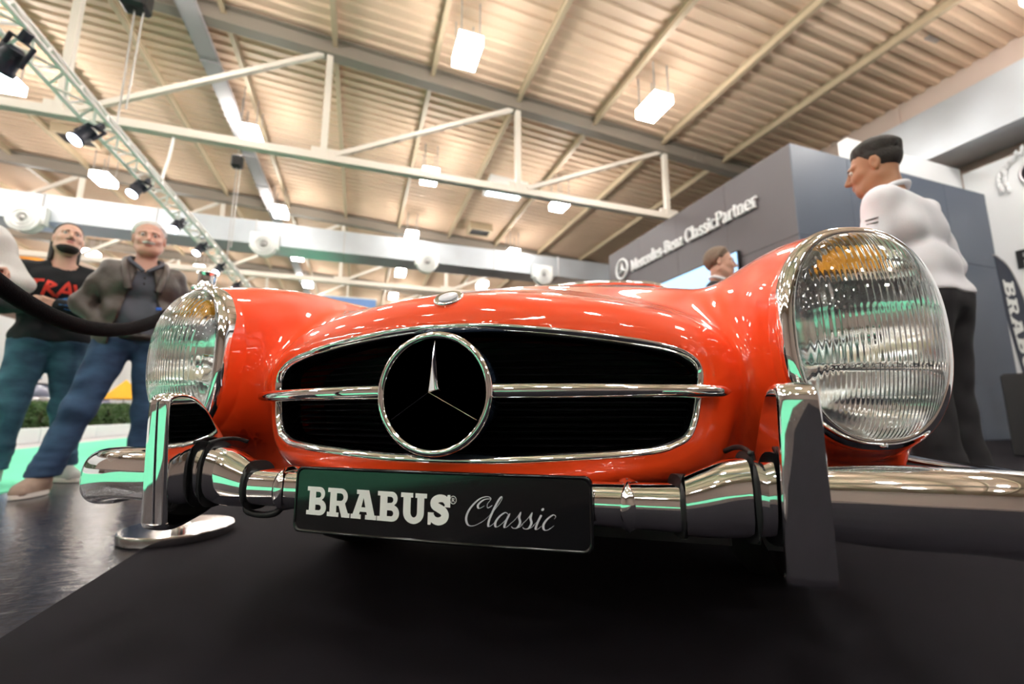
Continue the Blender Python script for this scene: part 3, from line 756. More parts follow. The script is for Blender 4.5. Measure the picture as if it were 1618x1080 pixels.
for i in range(79):
    for j in range(56): a=i*57+j; F.append((a,a+1,a+58,a+57))
RF=MB().add(V,F,True).mesh('reflector',M['mirror'])
M['amber_refl']=mat('amber_reflector',(1.0,.42,.02),.22,.65,.1,40,bump=.5,bscale=120)
AR=MB().loft([[(x,float(yrim(ZL+z,XL+x))+dy,z) for (x,z) in [(-.035,.140),(.018,.140),(.032,.122),(.036,.101),(-.066,.101),(-.056,.122)]] for dy in (.002,.02)],sm=False).mesh('turn_signal_reflector',M['amber_refl'])
BU=MB().lathe([(0,-.045),(.014,-.04),(.018,-.03),(.018,.03),(.0,.03)],c=(0,.07,0),n=24,ax='y').mesh('bulb_shield',M['mirror'])
DV=MB().box(-.065,.065,.012,.05,.0935,.0965).mesh('divider',M['mirror'])
for s in (-1,1):
    r=link('headlight_rim',RM,car,(s*XL,0,ZL)); r.scale=(s,1,1); r['label']='chrome headlight surround'
    l=link('lens',LM,r); l['label']='fluted clear headlight glass'
    link('reflector',RF,r); a=link('turn_signal_reflector',AR,r); a['label']='amber turn signal behind the top of the glass'
    link('bulb_shield',BU,r); link('divider',DV,r)
    MB().lathe([(0,-.004),(.006,-.003),(.006,.003)],c=(0,float(yrim(ZL-BL-.008))+.002,-BL-.008),n=14,ax='y').build('screw',M['chrome'],r)
# bumper
def bump_loft(P,n=28,cap=True,grow=0.0,pw=2.5):    # rows: x,y(front),top,bot,depth
    P=np.array(P,float); C=P[:,:2]; T=np.gradient(C,axis=0); T/=np.linalg.norm(T,axis=1,keepdims=True); N=np.stack([T[:,1],-T[:,0]],1)
    rings=[]
    for i in range(len(P)):
        zc=(P[i,2]+P[i,3])/2;h=(P[i,2]-P[i,3])/2+grow;d=P[i,4]+grow; c=C[i]-N[i]*P[i,4]
        r=[]
        for t in np.linspace(0,2*math.pi,n,endpoint=False):
            a=math.copysign(abs(math.cos(t))**(2/pw),math.cos(t));b=math.copysign(abs(math.sin(t))**(2/pw),math.sin(t))
            r.append((c[0]+N[i,0]*d*a,c[1]+N[i,1]*d*a,zc+h*b))
        rings.append(r)
    return MB().loft(rings,cap=cap)
def mirror(mb,s):
    if s<0: mb.v=[(-x,y,z) for (x,y,z) in mb.v]
    return mb
def rs_path(rows,m): return smooth_path(rows,m)
for s in (-1,1):
    cb=rs_path([(.0,-.094,.369,.305,.03),(.15,-.094,.369,.305,.03),(.30,-.096,.370,.304,.03),(.383,-.098,.372,.303,.03)],6)
    b=mirror(bump_loft(cb),s).build('bumper_bar',M['chrome'],car)
    bl=rs_path([(.390,-.102,.384,.300,.034),(.41,-.104,.393,.299,.036),(.44,-.107,.406,.300,.038),(.476,-.108,.414,.303,.038)],6)
    mirror(bump_loft(bl),s).build('bumper_knuckle',M['chrome'],car)
    wg=rs_path([(.487,-.104,.411,.304,.036),(.52,-.102,.400,.306,.036),(.57,-.102,.403,.304,.040),(.65,-.100,.405,.297,.044),(.75,-.092,.404,.294,.046),(.83,-.076,.400,.284,.046),(.885,-.052,.394,.272,.046),(.925,-.012,.388,.264,.046),(.948,.05,.385,.262,.044),(.955,.15,.385,.265,.042),(.955,.35,.385,.27,.04),(.95,.55,.385,.275,.036),(.945,.60,.375,.29,.02)],7)
    mirror(bump_loft(wg,36),s).build('bumper_wing',M['chrome'],car)
    for (x,y,t,bt) in ((.386,-.103,.384,.297),(.481,-.111,.420,.298)):
        sb=mirror(bump_loft([(x-.0032,y+.002,t,bt,.033),(x,y+.001,t,bt,.034),(x+.0032,y+.002,t,bt,.033)],28,True,.002),s).build('rubber_seam',M['rubber'],car)
    mirror(MB().tube(smooth_path([(.480,-.095,.419),(.477,-.065,.425),(.470,-.040,.424),(.460,-.022,.417)],5),.004,8),s).build('rubber_lip',M['rubber'],car)
    rg=mirror(bump_loft([(.299,-.098,.372,.302,.034),(.302,-.1,.376,.298,.036),(.311,-.1015,.377,.297,.037),(.318,-.1,.376,.298,.036),(.321,-.098,.372,.302,.034)]),s).build('bumper_ring',M['chrome'],car)
    # upright guard
    prof=smooth_path([(-.160,.512),(-.1705,.502),(-.1715,.485),(-.1675,.42),(-.1625,.35),(-.1575,.29),(-.1555,.276),(-.148,.267),(-.125,.266),(-.095,.274),(-.065,.284),(-.042,.302),(-.030,.35),(-.030,.40),(-.045,.432),(-.068,.462),(-.092,.490),(-.115,.508),(-.138,.515)],5,True)
    cy,cz=prof.mean(0); pn=np.roll(prof,-1,0)-np.roll(prof,1,0); pn/=np.linalg.norm(pn,axis=1,keepdims=True); ins_=np.stack([-pn[:,1],pn[:,0]],1)
    if ((np.array([cy,cz])-prof)*ins_).sum(1).mean()<0: ins_=-ins_
    rings=[]
    for (dx,off) in ((-.0262,.010),(-.0262,.007),(-.0250,.0035),(-.021,.001),(-.010,.0),(0,-.0004),(.010,.0),(.021,.001),(.0250,.0035),(.0262,.007),(.0262,.010)):
        zt=prof[:,1]; rings.append([(s*(.5235+dx*(1.0+.10*(p[1]-.39)/-.12)),p[0]+o[0]*off,p[1]+o[1]*off) for p,o in zip(prof,ins_)])
    MB().loft(rings).build('bumper_guard',M['chrome'],car)
    if s<0: MB().tube(smooth_path([(-.41,-.06,.305),(-.40,-.07,.292),(-.37,-.07,.286),(-.335,-.07,.290),(-.325,-.06,.305)],5),.006,10).build('towing_loop',M['rubber'],car)
# number plate
PY=lambda x: -.1165+.10*x*x
def plate_ring(off,dy,r=.012):
    hw,hh=.26-off,.055-off; pts=[]
    for (cx,cz,a0) in ((hw-r,hh-r,0),(-hw+r,hh-r,90),(-hw+r,-hh+r,180),(hw-r,-hh+r,270)):
        for k in range(5):
            a=math.radians(a0+22.5*k); pts.append((cx+r*math.cos(a),cz+r*math.sin(a)))
    out=[]
    m=len(pts)
    for i in range(m):
        a,b=pts[i],pts[(i+1)%m]; st=12 if abs(a[0]-b[0])>.2 else 1
        for k in range(st): out.append((a[0]+(b[0]-a[0])*k/st,a[1]+(b[1]-a[1])*k/st))
    return [(x,PY(x)+dy,.3277+z) for (x,z) in out]
pm_=MB().loft([plate_ring(.002,.012),plate_ring(0,.009),plate_ring(0,.001),plate_ring(.0012,-.0008),plate_ring(.0035,-.0008),plate_ring(.005,.0012)],cap=False)
plate=pm_.build('licence_plate',M['black_gloss'],car); plate['label']='black show plate reading BRABUS Classic in white'
xs=np.linspace(-.256,.256,33)
pf=MB(); V=[];F=[]
for x in xs: V+=[(x,PY(x)+.0012,.3277-.0505),(x,PY(x)+.0012,.3277+.0505)]
for q_ in range(len(xs)-1): F.append((2*q_,2*q_+2,2*q_+3,2*q_+1))
pf.add(V,F,True)
V=[(x,y+.006,z) for (x,y,z) in V]; pf.add(V,[f[::-1] for f in F],True)
pf.build('plate_face',M['black_gloss'],plate)
# underside, wheels, windscreen
MB().box(-.50,.50,.20,1.4,.22,.36).build('undertray',M['dark_metal'],car)
MB().box(-.62,.62,1.4,4.0,.18,.5).build('floor_pan',M['dark_metal'],car)
for s in (-1,1):
    for y in (.80,3.2):
        w=MB().lathe([(.17,-.09),(.29,-.09),(.325,-.06),(.332,0),(.325,.06),(.29,.09),(.17,.09)],c=(s*.70,y,.332),n=56,ax='x').build('tyre',M['tyre'],car)
        MB().lathe([(0,-.05),(.17,-.085),(.175,-.08),(.175,.08),(.17,.085),(0,.05)],c=(s*.70,y,.332),n=40,ax='x').build('wheel_rim',M['chrome'],w)
ws=smooth_path([(-.66,1.98,.86),(-.60,1.80,1.0),(-.54,1.86,1.20),(-.30,1.80,1.235),(0,1.78,1.24),(.30,1.80,1.235),(.54,1.86,1.20),(.60,1.80,1.0),(.66,1.98,.86)],6)
fr=MB().tube(ws,.014,8).build('windscreen_frame',M['chrome'],car)
V=[];F=[]
for i,t in enumerate(np.linspace(-1,1,13)):
    for k in range(2):
        for d in (0,.005): V.append((t*(.60 if k==0 else .52),(1.66+.12*t*t if k==0 else 1.79+.06*t*t)+d,.87 if k==0 else 1.225-.03*t*t))
for i in range(12): 
    a=4*i; F+=[(a,a+4,a+6,a+2),(a+1,a+3,a+7,a+5)]
MB().add(V,F,True).build('windscreen',M['wind'],fr)
for s in (-1,1):
    MB().rbox(s*.33-.24,s*.33+.24,2.35,2.9,.45,.62,.05).build('seat_cushion',M['rubber'],car); MB().rbox(s*.33-.24,s*.33+.24,2.85,3.02,.5,1.02,.06).build('seat_back',M['rubber'],car)
# stanchion and rope
S0=Vector((-1.44,.655,0))
def stanchion(lab,loc):
    t=empty('rope_stanchion',loc)
    mb=MB(); mb.lathe([(.189,.002),(.190,.005),(.190,.031),(.1895,.033)],n=72); mb.lathe([(.1895,.033),(.187,.0355),(.184,.036)],n=72); mb.lathe([(.184,.036),(.12,.038),(.06,.040),(.036,.044),(.03,.06)],n=72); mb.build('base',M['steel'],t)
    MB().lathe([(.0255,.05),(.0255,.99),(.03,.995),(.03,1.0)],n=28).build('post',M['chrome'],t)
    MB().lathe([(.03,.99),(.050,1.0),(.056,1.006),(.052,1.012),(.036,1.016),(.033,1.025),(.033,1.068),(.036,1.074),(.036,1.080),(0,1.083)],n=32).build('top_cap',M['chrome'],t)
    tag(t,lab,'stanchion','rope stanchions'); return t
stanchion('polished steel rope stanchion behind the left headlight, base beside the bumper guard',S0)
S1=Vector((-.92,-.5,0))
stanchion('polished steel rope stanchion out of view at left holding the rope',S1)
a=np.array([S0.x,S0.y,.985]);b=np.array([S1.x,S1.y,.985]);dr=(b-a)/np.linalg.norm(b-a); a2=a+dr*.055;b2=b-dr*.055
pts=[]
for t in np.linspace(0,1,41):
    p=a2+(b2-a2)*t; p[2]-=.265*(1-(2*t-1)**2)*1.0; pts.append(p)
rp=MB().tube(pts,[.0135+.0075*min(1,min(t,1-t)*9) for t in np.linspace(0,1,41)],20).build('barrier_rope',M['velvet'],None,(0,0,0)); tag(rp,'thick black velvet barrier rope sagging in front of the two men','rope')
for (p,q_) in ((a,a2),(b,b2)): MB().tube([p+ (q_-p)*.75,q_+(q_-p)*.25],.016,14).build('end_ferrule',M['chrome'],rp)

# ------------------------------------------------------------------ lettering
def arc(cx,cy,r,a0,a1,n=10,ry=None):
    ry=r if ry is None else ry
    return [(cx+r*math.cos(math.radians(a0+(a1-a0)*k/n)),cy+ry*math.sin(math.radians(a0+(a1-a0)*k/n))) for k in range(n+1)]
def flat_mesh(name,loops,depth,fn,mat_):
    cu=bpy.data.curves.new('tmp','CURVE'); cu.dimensions='2D'; cu.fill_mode='BOTH'; cu.extrude=depth/2
    for lp in loops:
        sp=cu.splines.new('POLY'); sp.points.add(len(lp)-1)
        for i,p in enumerate(lp): sp.points[i].co=(p[0],p[1],0,1)
        sp.use_cyclic_u=True
    ob=bpy.data.objects.new('tmp',cu); me=bpy.data.meshes.new_from_object(ob)
    bpy.data.objects.remove(ob); bpy.data.curves.remove(cu)
    me.name=name
    for v in me.vertices: v.co=fn(v.co.x,v.co.y,v.co.z)
    me.materials.clear(); me.materials.append(mat_); me.update(); return me
def thick(path,wf,close_caps=True):                 # ribbon outline of a stroke
    P=np.array(path,float); T=np.gradient(P,axis=0); T/=np.linalg.norm(T,axis=1,keepdims=True)+1e-9; N=np.stack([-T[:,1],T[:,0]],1)
    w=np.array([wf(t,tt) for t,tt in zip(np.linspace(0,1,len(P)),T)])[:,None]
    return P+N*w/2,P-N*w/2
def ribbon_mesh(name,strokes,depth,fn,mat_):        # strokes: (path, widthfun)
    mb=MB()
    for si,(path,wf) in enumerate(strokes):
        a,b=thick(path,wf); V=[];F=[];m=len(a); dz=si*depth*.01
        for i in range(m): V+=[fn(a[i,0],a[i,1],-depth/2-dz),fn(b[i,0],b[i,1],-depth/2-dz),fn(b[i,0],b[i,1],depth/2+dz),fn(a[i,0],a[i,1],depth/2+dz)]
        for i in range(m-1):
            for k in range(4): F.append((4*i+k,4*i+(k+1)%4,4*i+4+(k+1)%4,4*i+4+k))
        F+= [(3,2,1,0),(4*m-4,4*m-3,4*m-2,4*m-1)]; mb.add(V,F)
    return mb.mesh(name,mat_)
sl=.15
GB=([(0,0)]+arc(.60,.275,.275,-90,75,10)+arc(.56,.765,.235,-60,90,10)+[(0,1),(0,1-sl),(.11,1-sl),(.11,sl),(0,sl)],[[(.39,.17)]+arc(.55,.27,.10,-90,90,8)+[(.39,.37+.0)]]+[[(.39,.61)]+arc(.53,.725,.105,-90,90,8)+[(.39,.83)]],.90)
GR=([(0,0),(.50,0),(.50,sl),(.39,sl),(.39,.39),(.50,.39),(.645,0),(.98,0),(.98,sl),(.90,sl),(.775,.43)]+arc(.58,.715,.285,-50,90,12)+[(0,1),(0,1-sl),(.11,1-sl),(.11,sl),(0,sl)],[[(.39,.56)]+arc(.56,.695,.135,-90,90,8)+[(.39,.83)]],1.0)
GA=([(0,0),(.42,0),(.42,sl),(.345,sl),(.375,.25),(.655,.25),(.685,sl),(.61,sl),(.61,0),(1.06,0),(1.06,sl),(.98,sl),(.72,1),(.22,1),(.22,1-sl),(.33,1-sl),(.08,sl),(0,sl)],[[(.425,.40),(.605,.40),(.515,.74)]],1.06)
GU=([(0,1),(0,1-sl),(.10,1-sl)]+[(.10,.36)]+arc(.50,.36,.40,180,360,16,.38)+[(.90,1-sl),(1.0,1-sl),(1.0,1),(.56,1),(.56,1-sl),(.64,1-sl)]+arc(.51,.36,.13,0,-180,10,.17)+[(.38,1-sl),(.47,1-sl),(.47,1)],[],1.0)
_sp=smooth_path([(.74,.74),(.62,.865),(.42,.875),(.26,.78),(.26,.64),(.42,.555),(.58,.47),(.66,.34),(.60,.20),(.42,.125),(.24,.17),(.13,.30)],5)
_a,_b=thick(_sp,lambda t,T:.22+.06*math.sin(math.pi*t))
GS=(list(map(tuple,_b))+list(map(tuple,_a[::-1])),[],.84)
GSs=[[(.62,.60),(.84,.60),(.84,1.0),(.74,1.0),(.72,.86)],[(.02,0),(.12,0),(.16,.12),(.24,.40),(.02,.40)]]
BR=[GB,GR,GA,GB,GU,GS]
def brabus(place,hgt,depth,m_,parent,gap=.035,width=None):
    tot=sum(g[2] for g in BR)+gap*5; sx=(width/tot) if width else hgt
    x=0
    for gi,g in enumerate(BR):
        fn=lambda a,b,c,x=x: place((x+a)*sx,b*hgt,c)
        o=link('letter',flat_mesh('letter',[g[0]]+g[1],depth,fn,m_) if gi<5 else ribbon_mesh('letter',[(_sp,lambda t,T:.22+.06*math.sin(math.pi*t))],depth,fn,m_),parent)
        if gi==5:
            for lp in GSs: link('serif',flat_mesh('serif',[lp],depth*1.02,fn,m_),o)
        x+=g[2]+gap
def on_plate(x,z,d): return (x,PY(x)+.0006-d,.3277+z)
brabus(lambda a,b,c:on_plate(-.2332+a,-.0248+b-.0022*(a/.27),c),.0465,.0006,M['white_paint'],plate,width=.2705)
rg=MB().tube([on_plate(.0422+.0052*math.cos(t),.0125+.0058*math.sin(t),0) for t in np.linspace(0,2*math.pi,25)[:-1]],.0005,6,closed=True).build('registered_mark',M['white_paint'],plate)
link('registered_letter',ribbon_mesh('registered_letter',[([(.0405,.0095),(.0405,.0155)],lambda t,T:.0009),(smooth_path([(.0405,.0152),(.043,.0150),(.0437,.0140),(.043,.0128),(.0407,.0126)],4),lambda t,T:.0008),([(.042,.0126),(.0442,.0095)],lambda t,T:.0009)],.0005,lambda x,z,d:on_plate(x,z,d),M['white_paint']),plate)
# script "Classic": drawn upright with a slant, pen-like contrast
SLN=.62
def scr(x,z,d): return on_plate(.060+x+SLN*z*.55,-.0245+z,d)
def pen(lo,hi): return lambda t,T: (lo+(hi-lo)*max(0,-T[1]*.85+abs(T[1])*.15)**1.2)*min(1,.35+6*t)*min(1,.35+6*(1-t))
pw=pen(.0008,.0034)
U=.022
G=[]
C_=smooth_path([(.036,.032),(.030,.028),(.0275,.034),(.0305,.0415),(.0235,.0445),(.012,.0405),(.002,.026),(.0005,.012),(.007,.0015),(.017,.0005),(.028,.007),(.034,.013)],6)
C2=smooth_path([(.0305,.0415),(.020,.040),(.013,.032),(.0165,.0265),(.024,.031)],6)
L_=smooth_path([(.034,.013),(.042,.026),(.0475,.040),(.0465,.0455),(.0435,.041),(.0405,.028),(.0385,.010),(.0405,.0012),(.0445,.0025),(.049,.008)],6)
def a_(x): return [smooth_path([(x+.017,.0195),(x+.011,.0225),(x+.004,.0165),(x+.0005,.0075),(x+.0035,.0008),(x+.009,.0035),(x+.0155,.0125),(x+.0185,.0215)],6),smooth_path([(x+.0185,.0215),(x+.0165,.0115),(x+.0165,.0022),(x+.0195,.0010),(x+.025,.007)],6)]
def s_(x): return [smooth_path([(x-.003,.005),(x+.004,.014),(x+.0085,.0245)],5),smooth_path([(x+.0085,.0245),(x+.0085,.017),(x+.0125,.009),(x+.0105,.0015),(x+.0045,.0005),(x+.001,.0030)],6),smooth_path([(x+.0105,.0015),(x+.014,.0025),(x+.018,.007)],5)]
def i_(x): return [smooth_path([(x-.002,.006),(x+.004,.0140),(x+.0055,.0215),(x+.0035,.011),(x+.0035,.002),(x+.0065,.0010),(x+.011,.006)],6)]
def c_(x): return [smooth_path([(x+.0135,.0165),(x+.0145,.0205),(x+.010,.0225),(x+.0035,.0165),(x+.0003,.008),(x+.0035,.0010),(x+.0095,.0010),(x+.0165,.0075)],6)]
for (nm,st) in (('C',[C_,C2]),('l',[L_]),('a',a_(.049)),('s',s_(.075)),('s',s_(.0925)),('i',i_(.1105)),('c',c_(.1235))):
    link('script_letter',ribbon_mesh('script_letter',[(p,pw) for p in st],.0006,scr,M['silver_paint']),plate)
link('script_dot',flat_mesh('script_dot',[[(.1155+.0021*math.cos(t),.0295+.0021*math.sin(t)) for t in np.linspace(0,6.28,16)[:-1]]],.0006,scr,M['silver_paint']),plate)
# booth sign: serif letters, raised from the wall
TK,TN=.165,.075
def V_(x,y0=0,y1=.66,ser=(1,1),w=TK):
    st=[([(x,y0),(x,y1)],lambda t,T:w)]
    if ser[0]: st.append(([(x-w*.95,y0+.025),(x+w*.95,y0+.025)],lambda t,T:.06))
    if ser[1]: st.append(([(x-w*.95,y1-.03),(x,y1-.03)],lambda t,T:.06))
    return st
def con(lo=TN,hi=TK): return lambda t,T: lo+(hi-lo)*abs(T[1])**1.3
def gl(ch):
    e=con()
    if ch=='M': return V_(.12,0,1,(1,1),.09)+V_(.86,0,1,(1,0),TK)+[([(.10,1),(.48,.1)],lambda t,T:TK),([(.48,.1),(.86,1)],lambda t,T:.08),([(.76,.97),(1.0,.97)],lambda t,T:.06)],1.04
    if ch=='e': return [(smooth_path([(.10,.37),(.50,.37),(.47,.58),(.30,.66),(.13,.55),(.10,.30),(.18,.08),(.34,.01),(.53,.12)],5),e)],.60
    if ch=='r': return V_(.16)+[(smooth_path([(.16,.42),(.28,.60),(.42,.63)],5),lambda t,T:.09+.06*t)],.46
    if ch=='c': return [(smooth_path([(.50,.52),(.40,.64),(.24,.62),(.11,.46),(.11,.22),(.22,.04),(.38,.01),(.53,.12)],5),e)],.57
    if ch=='d': return V_(.48,0,1.02,(0,1))+[(smooth_path([(.48,.52),(.36,.64),(.20,.58),(.11,.36),(.17,.10),(.30,.01),(.47,.14)],5),e),([(.48,.025),(.62,.025)],lambda t,T:.06)],.66
    if ch=='s': return [(smooth_path([(.42,.52),(.34,.64),(.20,.64),(.11,.53),(.17,.41),(.33,.31),(.41,.17),(.33,.03),(.18,.01),(.07,.14)],5),lambda t,T:.11+.05*math.sin(math.pi*t))],.49
    if ch=='-': return [([(.05,.32),(.32,.32)],lambda t,T:.10)],.38
    if ch=='B': return V_(.20,0,1,(1,1))+[(smooth_path([(.20,.97),(.46,.96),(.60,.78),(.48,.57),(.20,.54)],5),con(.07,.16)),(smooth_path([(.20,.54),(.52,.53),(.68,.29),(.52,.05),(.20,.03)],5),con(.07,.17))],.76
    if ch=='n': return V_(.15)+V_(.52,0,.48,(1,0))+[(smooth_path([(.15,.45),(.30,.62),(.46,.60),(.52,.44)],5),lambda t,T:.10+.05*t)],.70
    if ch=='z': return [([(.07,.62),(.46,.62)],lambda t,T:.08),([(.43,.62),(.09,.04)],lambda t,T:.15),([(.07,.04),(.49,.04)],lambda t,T:.08)],.54
    if ch=='C': return [(smooth_path([(.68,.78),(.56,.97),(.34,.98),(.13,.76),(.11,.40),(.24,.10),(.44,.01),(.70,.17)],6),con(.08,.18)),([(.69,.70),(.69,1.0)],lambda t,T:.06)],.78
    if ch=='l': return V_(.14,0,1.03,(1,1)),.30
    if ch=='a': return V_(.44,0,.5,(0,0))+[(smooth_path([(.12,.50),(.20,.63),(.36,.63),(.44,.48)],5),lambda t,T:.11),(smooth_path([(.44,.38),(.20,.30),(.10,.16),(.20,.01),(.42,.14)],5),con(.09,.14)),([(.44,.03),(.56,.03)],lambda t,T:.06)],.60
    if ch=='i': return V_(.14)+[([(.06,.86),(.22,.86)],lambda t,T:.16)],.30
    if ch=='P': return V_(.20,0,1,(1,1))+[(smooth_path([(.20,.97),(.48,.96),(.66,.73),(.50,.46),(.20,.44)],5),con(.07,.17))],.70
    if ch=='t': return [([(.18,.86),(.18,.12)],lambda t,T:TK),([(.02,.62),(.38,.62)],lambda t,T:.07),(smooth_path([(.18,.15),(.25,.02),(.38,.06)],4),lambda t,T:.10)],.42
    return [],.28
sign=empty('wall_sign',H(4.14,6.5,0),HA); M['sign']=mat('white_sign_letters',(.84,.84,.85),.4,0,.02)
txt='Mercedes-Benz ClassicPartner'; adv=0
tw=sum(gl(c)[1] for c in txt)
LU0,LU1=4.60,.66                                    # from far to near, in metres along the wall
hs=.285; sx=(LU0-LU1)/tw
for ch in txt:
    st,w_=gl(ch)
    if st: link('letter',ribbon_mesh('letter',st,.05,lambda x,y,d,adv=adv:(-.055+d*1.0,LU0-(adv+x)*sx,4.175+y*hs+.0*adv),M['sign']),sign)
    adv+=w_
cu,cz,R_=5.03,4.37,.265
MB().tube([(-.06,cu+R_*math.cos(t),cz+R_*math.sin(t)) for t in np.linspace(0,2*math.pi,49)[:-1]],.032,8,closed=True).build('star_ring',M['sign'],sign)
V=[(-.11,cu,cz),(-.03,cu,cz)];F=[]
for k in range(3): a=2*math.pi*k/3; V.append((-.06,cu-(R_-.02)*math.sin(a),cz+(R_-.02)*math.cos(a)))
for k in range(3): a=2*math.pi*k/3+math.pi/3; V.append((-.05,cu-.062*math.sin(a),cz+.062*math.cos(a)))
for k in range(3): F+=[(0,2+k,5+k),(0,5+(k+2)%3,2+k),(1,5+k,2+k),(1,2+k,5+(k+2)%3)]
MB().add(V,F).build('star',M['sign'],sign)
tag(sign,'raised white sign with star and serif lettering on the dark booth','sign')
# laurel emblem and letter on the white wall, feather flag
em=empty('laurel_emblem',H(3.3,11.96,-.22),HA); M['ink']=mat('black_print',(.012,.012,.014),.5,0,.1)
for k in range(14):
    t=math.radians(200-13*k) ; c=(0,.0+.52*math.cos(t+math.pi),5.32+.52*math.sin(t))
    for o_ in (-.05,.05):
        q=(c[0]-.02,c[1]+o_*math.cos(t),c[2]+o_*math.sin(t))
        MB().lathe([(0,-.085),(.03,-.03),(.035,.02),(.0,.09)],c=q,n=8).build('leaf',M['sign'],em)
tag(em,'white laurel wreath emblem on the white wall at the right edge','emblem')
MB().lathe([(0,-.02),(.30,-.02),(.30,0),(0,0)],c=(-.0,-.02,5.32),n=36,ax='x').build('disc',M['ink'],em)
MB().tube([(-.03,-.02+.27*math.cos(t),5.32+.27*math.sin(t)) for t in np.linspace(0,6.28,33)[:-1]],.02,8,closed=True).build('ring',mat('silver_ring',(.7,.65,.68),.3,.5),em)
wl=empty('wall_lettering',H(3.78,11.96,3.28),HA)
link('letter',ribbon_mesh('letter',[([(.0,0),(.0,.36)],lambda t,T:.09),([(-.02,.33),(.28,.33)],lambda t,T:.07),([(0,.19),(.2,.19)],lambda t,T:.06)],.02,lambda x,y,d:(d,-x,y),M['ink']),wl)
tag(wl,'black letter on the white wall at the right edge','lettering')
fl=empty('feather_flag',H(3.43,10.29,.0),HA); fl.scale=(.9,.9,.912); M['flag']=mat('dark_navy_flag',(.025,.032,.055),.7,0,.1,6)
L0=smooth_path([(-.06,3.52),(-.02,2.9),(.0,2.3),(.10,1.7),(.2,1.2),(.3,.75)],6); R0=smooth_path([(-.06,3.54),(.28,3.40),(.52,3.12),(.70,2.65),(.78,2.0),(.80,.75)],6)
V=[];F=[]
for a,b_ in zip(L0,R0):
    for d in (0,.006): V+=[(a[0],d,a[1]),(b_[0],d,b_[1])]
for i in range(len(L0)-1):
    k=4*i; F+=[(k,k+1,k+5,k+4),(k+2,k+6,k+7,k+3),(k,k+4,k+6,k+2),(k+1,k+3,k+7,k+5)]
MB().add(V,F).build('flag_cloth',M['flag'],fl); MB().tube([(.80,.003,.0)]+[(p[0]+.012,.003,p[1]) for p in R0[::-1]]+[(-.08,.003,3.53)],.014,8).build('pole',M['galv2'],fl); MB().rbox(.5,1.1,-.25,.25,0,.03,.01).build('foot',M['black_box'],fl)
def fpl(a,b,c): # letters run down the flag
    z=3.05-a; x0=np.interp(z,[.75,1.2,1.7,2.3,2.9,3.52],[.3,.2,.10,.0,-.02,-.06]); return (x0+.10+b*1.0,-.008-c,z)
brabus(fpl,.34,.004,M['white_paint'],fl,width=2.1)
tag(fl,'dark feather flag with white vertical lettering at the right edge','flag')

# ------------------------------------------------------------------ people
def skin(name,c): 
    m=mat(name,c,.5,0,.06,14); m.node_tree.nodes['Principled BSDF'].inputs['Subsurface Weight'].default_value=.08; return m
M['skin']=skin('fair_skin',(.62,.36,.27)); M['skin_b']=skin('ruddy_skin',(.64,.36,.28)); M['skin_t']=skin('tan_skin',(.42,.20,.11))
M['lip']=mat('lip_tone',(.45,.15,.13),.45); M['eye_w']=mat('eye_white',(.7,.68,.66),.2); M['iris']=mat('dark_iris',(.03,.02,.015),.15)
M['hair_d']=mat('dark_hair',(.016,.012,.010),.6,0,.4,60,bump=.4,bscale=150); M['hair_g']=mat('grey_hair',(.68,.67,.66),.7,0,.25,60,bump=.4,bscale=150); M['hair_b']=mat('grey_brown_hair',(.20,.14,.10),.7,0,.35,60,bump=.4,bscale=150)
M['sweat_b']=mat('black_sweatshirt',(.007,.007,.010),.9,0,.3,30,bump=.3,bscale=200); M['leather']=mat('worn_brown_leather',(.062,.045,.038),.42,0,.45,9,bump=.35,bscale=40); M['polo']=mat('slate_grey_polo',(.085,.09,.115),.85,0,.12,20,bump=.3,bscale=300)
M['sweat_w']=mat('pale_grey_sweatshirt',(.62,.62,.60),.9,0,.06,10,bump=.3,bscale=150); M['shirt_w']=mat('white_shirt_cloth',(.80,.80,.86),.75,0,.02,6,bump=.15,bscale=200)
M['trouser']=mat('black_trousers',(.010,.009,.012),.8,0,.2,20); M['suit']=mat('dark_suit',(.02,.02,.024),.8,0,.2,20)
M['shoe_g']=mat('grey_trainer',(.42,.44,.42),.8,0,.2,30,bump=.4,bscale=120); M['shoe_b']=mat('tan_shoe',(.33,.24,.19),.7,0,.2,20); M['shoe_k']=mat('black_shoe',(.012,.012,.012),.35,0,.2,20); M['sole']=mat('white_sole',(.75,.72,.66),.7)
M['print_r']=mat('red_print',(.80,.05,.03),.7); M['print_b']=mat('blue_print',(.03,.17,.42),.7,0,.5,40); M['belt']=mat('dark_belt',(.015,.012,.010),.4); M['btn']=mat('blue_tag',(.03,.15,.7),.4)
def jeans(name,c):
    m,nt,b=nodes(name); N=nt.nodes; L=nt.links; tc=N.new('ShaderNodeTexCoord')
    nz=N.new('ShaderNodeTexNoise'); nz.inputs['Scale'].default_value=5; nz.inputs['Detail'].default_value=5
    mp=N.new('ShaderNodeMapping'); mp.inputs['Scale'].default_value=(1,1,2.2); L.new(tc.outputs['Object'],mp.inputs[0]); L.new(mp.outputs[0],nz.inputs['Vector'])
    cr=N.new('ShaderNodeValToRGB'); cr.color_ramp.elements[0].position=.35; cr.color_ramp.elements[0].color=(c[0]*.55,c[1]*.6,c[2]*.65,1); cr.color_ramp.elements[1].position=.72; cr.color_ramp.elements[1].color=(c[0]*2.2,c[1]*1.9,c[2]*1.6,1)
    L.new(nz.outputs['Fac'],cr.inputs[0]); L.new(cr.outputs[0],b.inputs['Base Color']); b.inputs['Roughness'].default_value=.85
    n2=N.new('ShaderNodeTexNoise'); n2.inputs['Scale'].default_value=350; L.new(tc.outputs['Object'],n2.inputs['Vector'])
    bp=N.new('ShaderNodeBump'); bp.inputs['Strength'].default_value=.25; bp.inputs['Distance'].default_value=.004; L.new(n2.outputs['Fac'],bp.inputs['Height']); L.new(bp.outputs[0],b.inputs['Normal'])
    return m
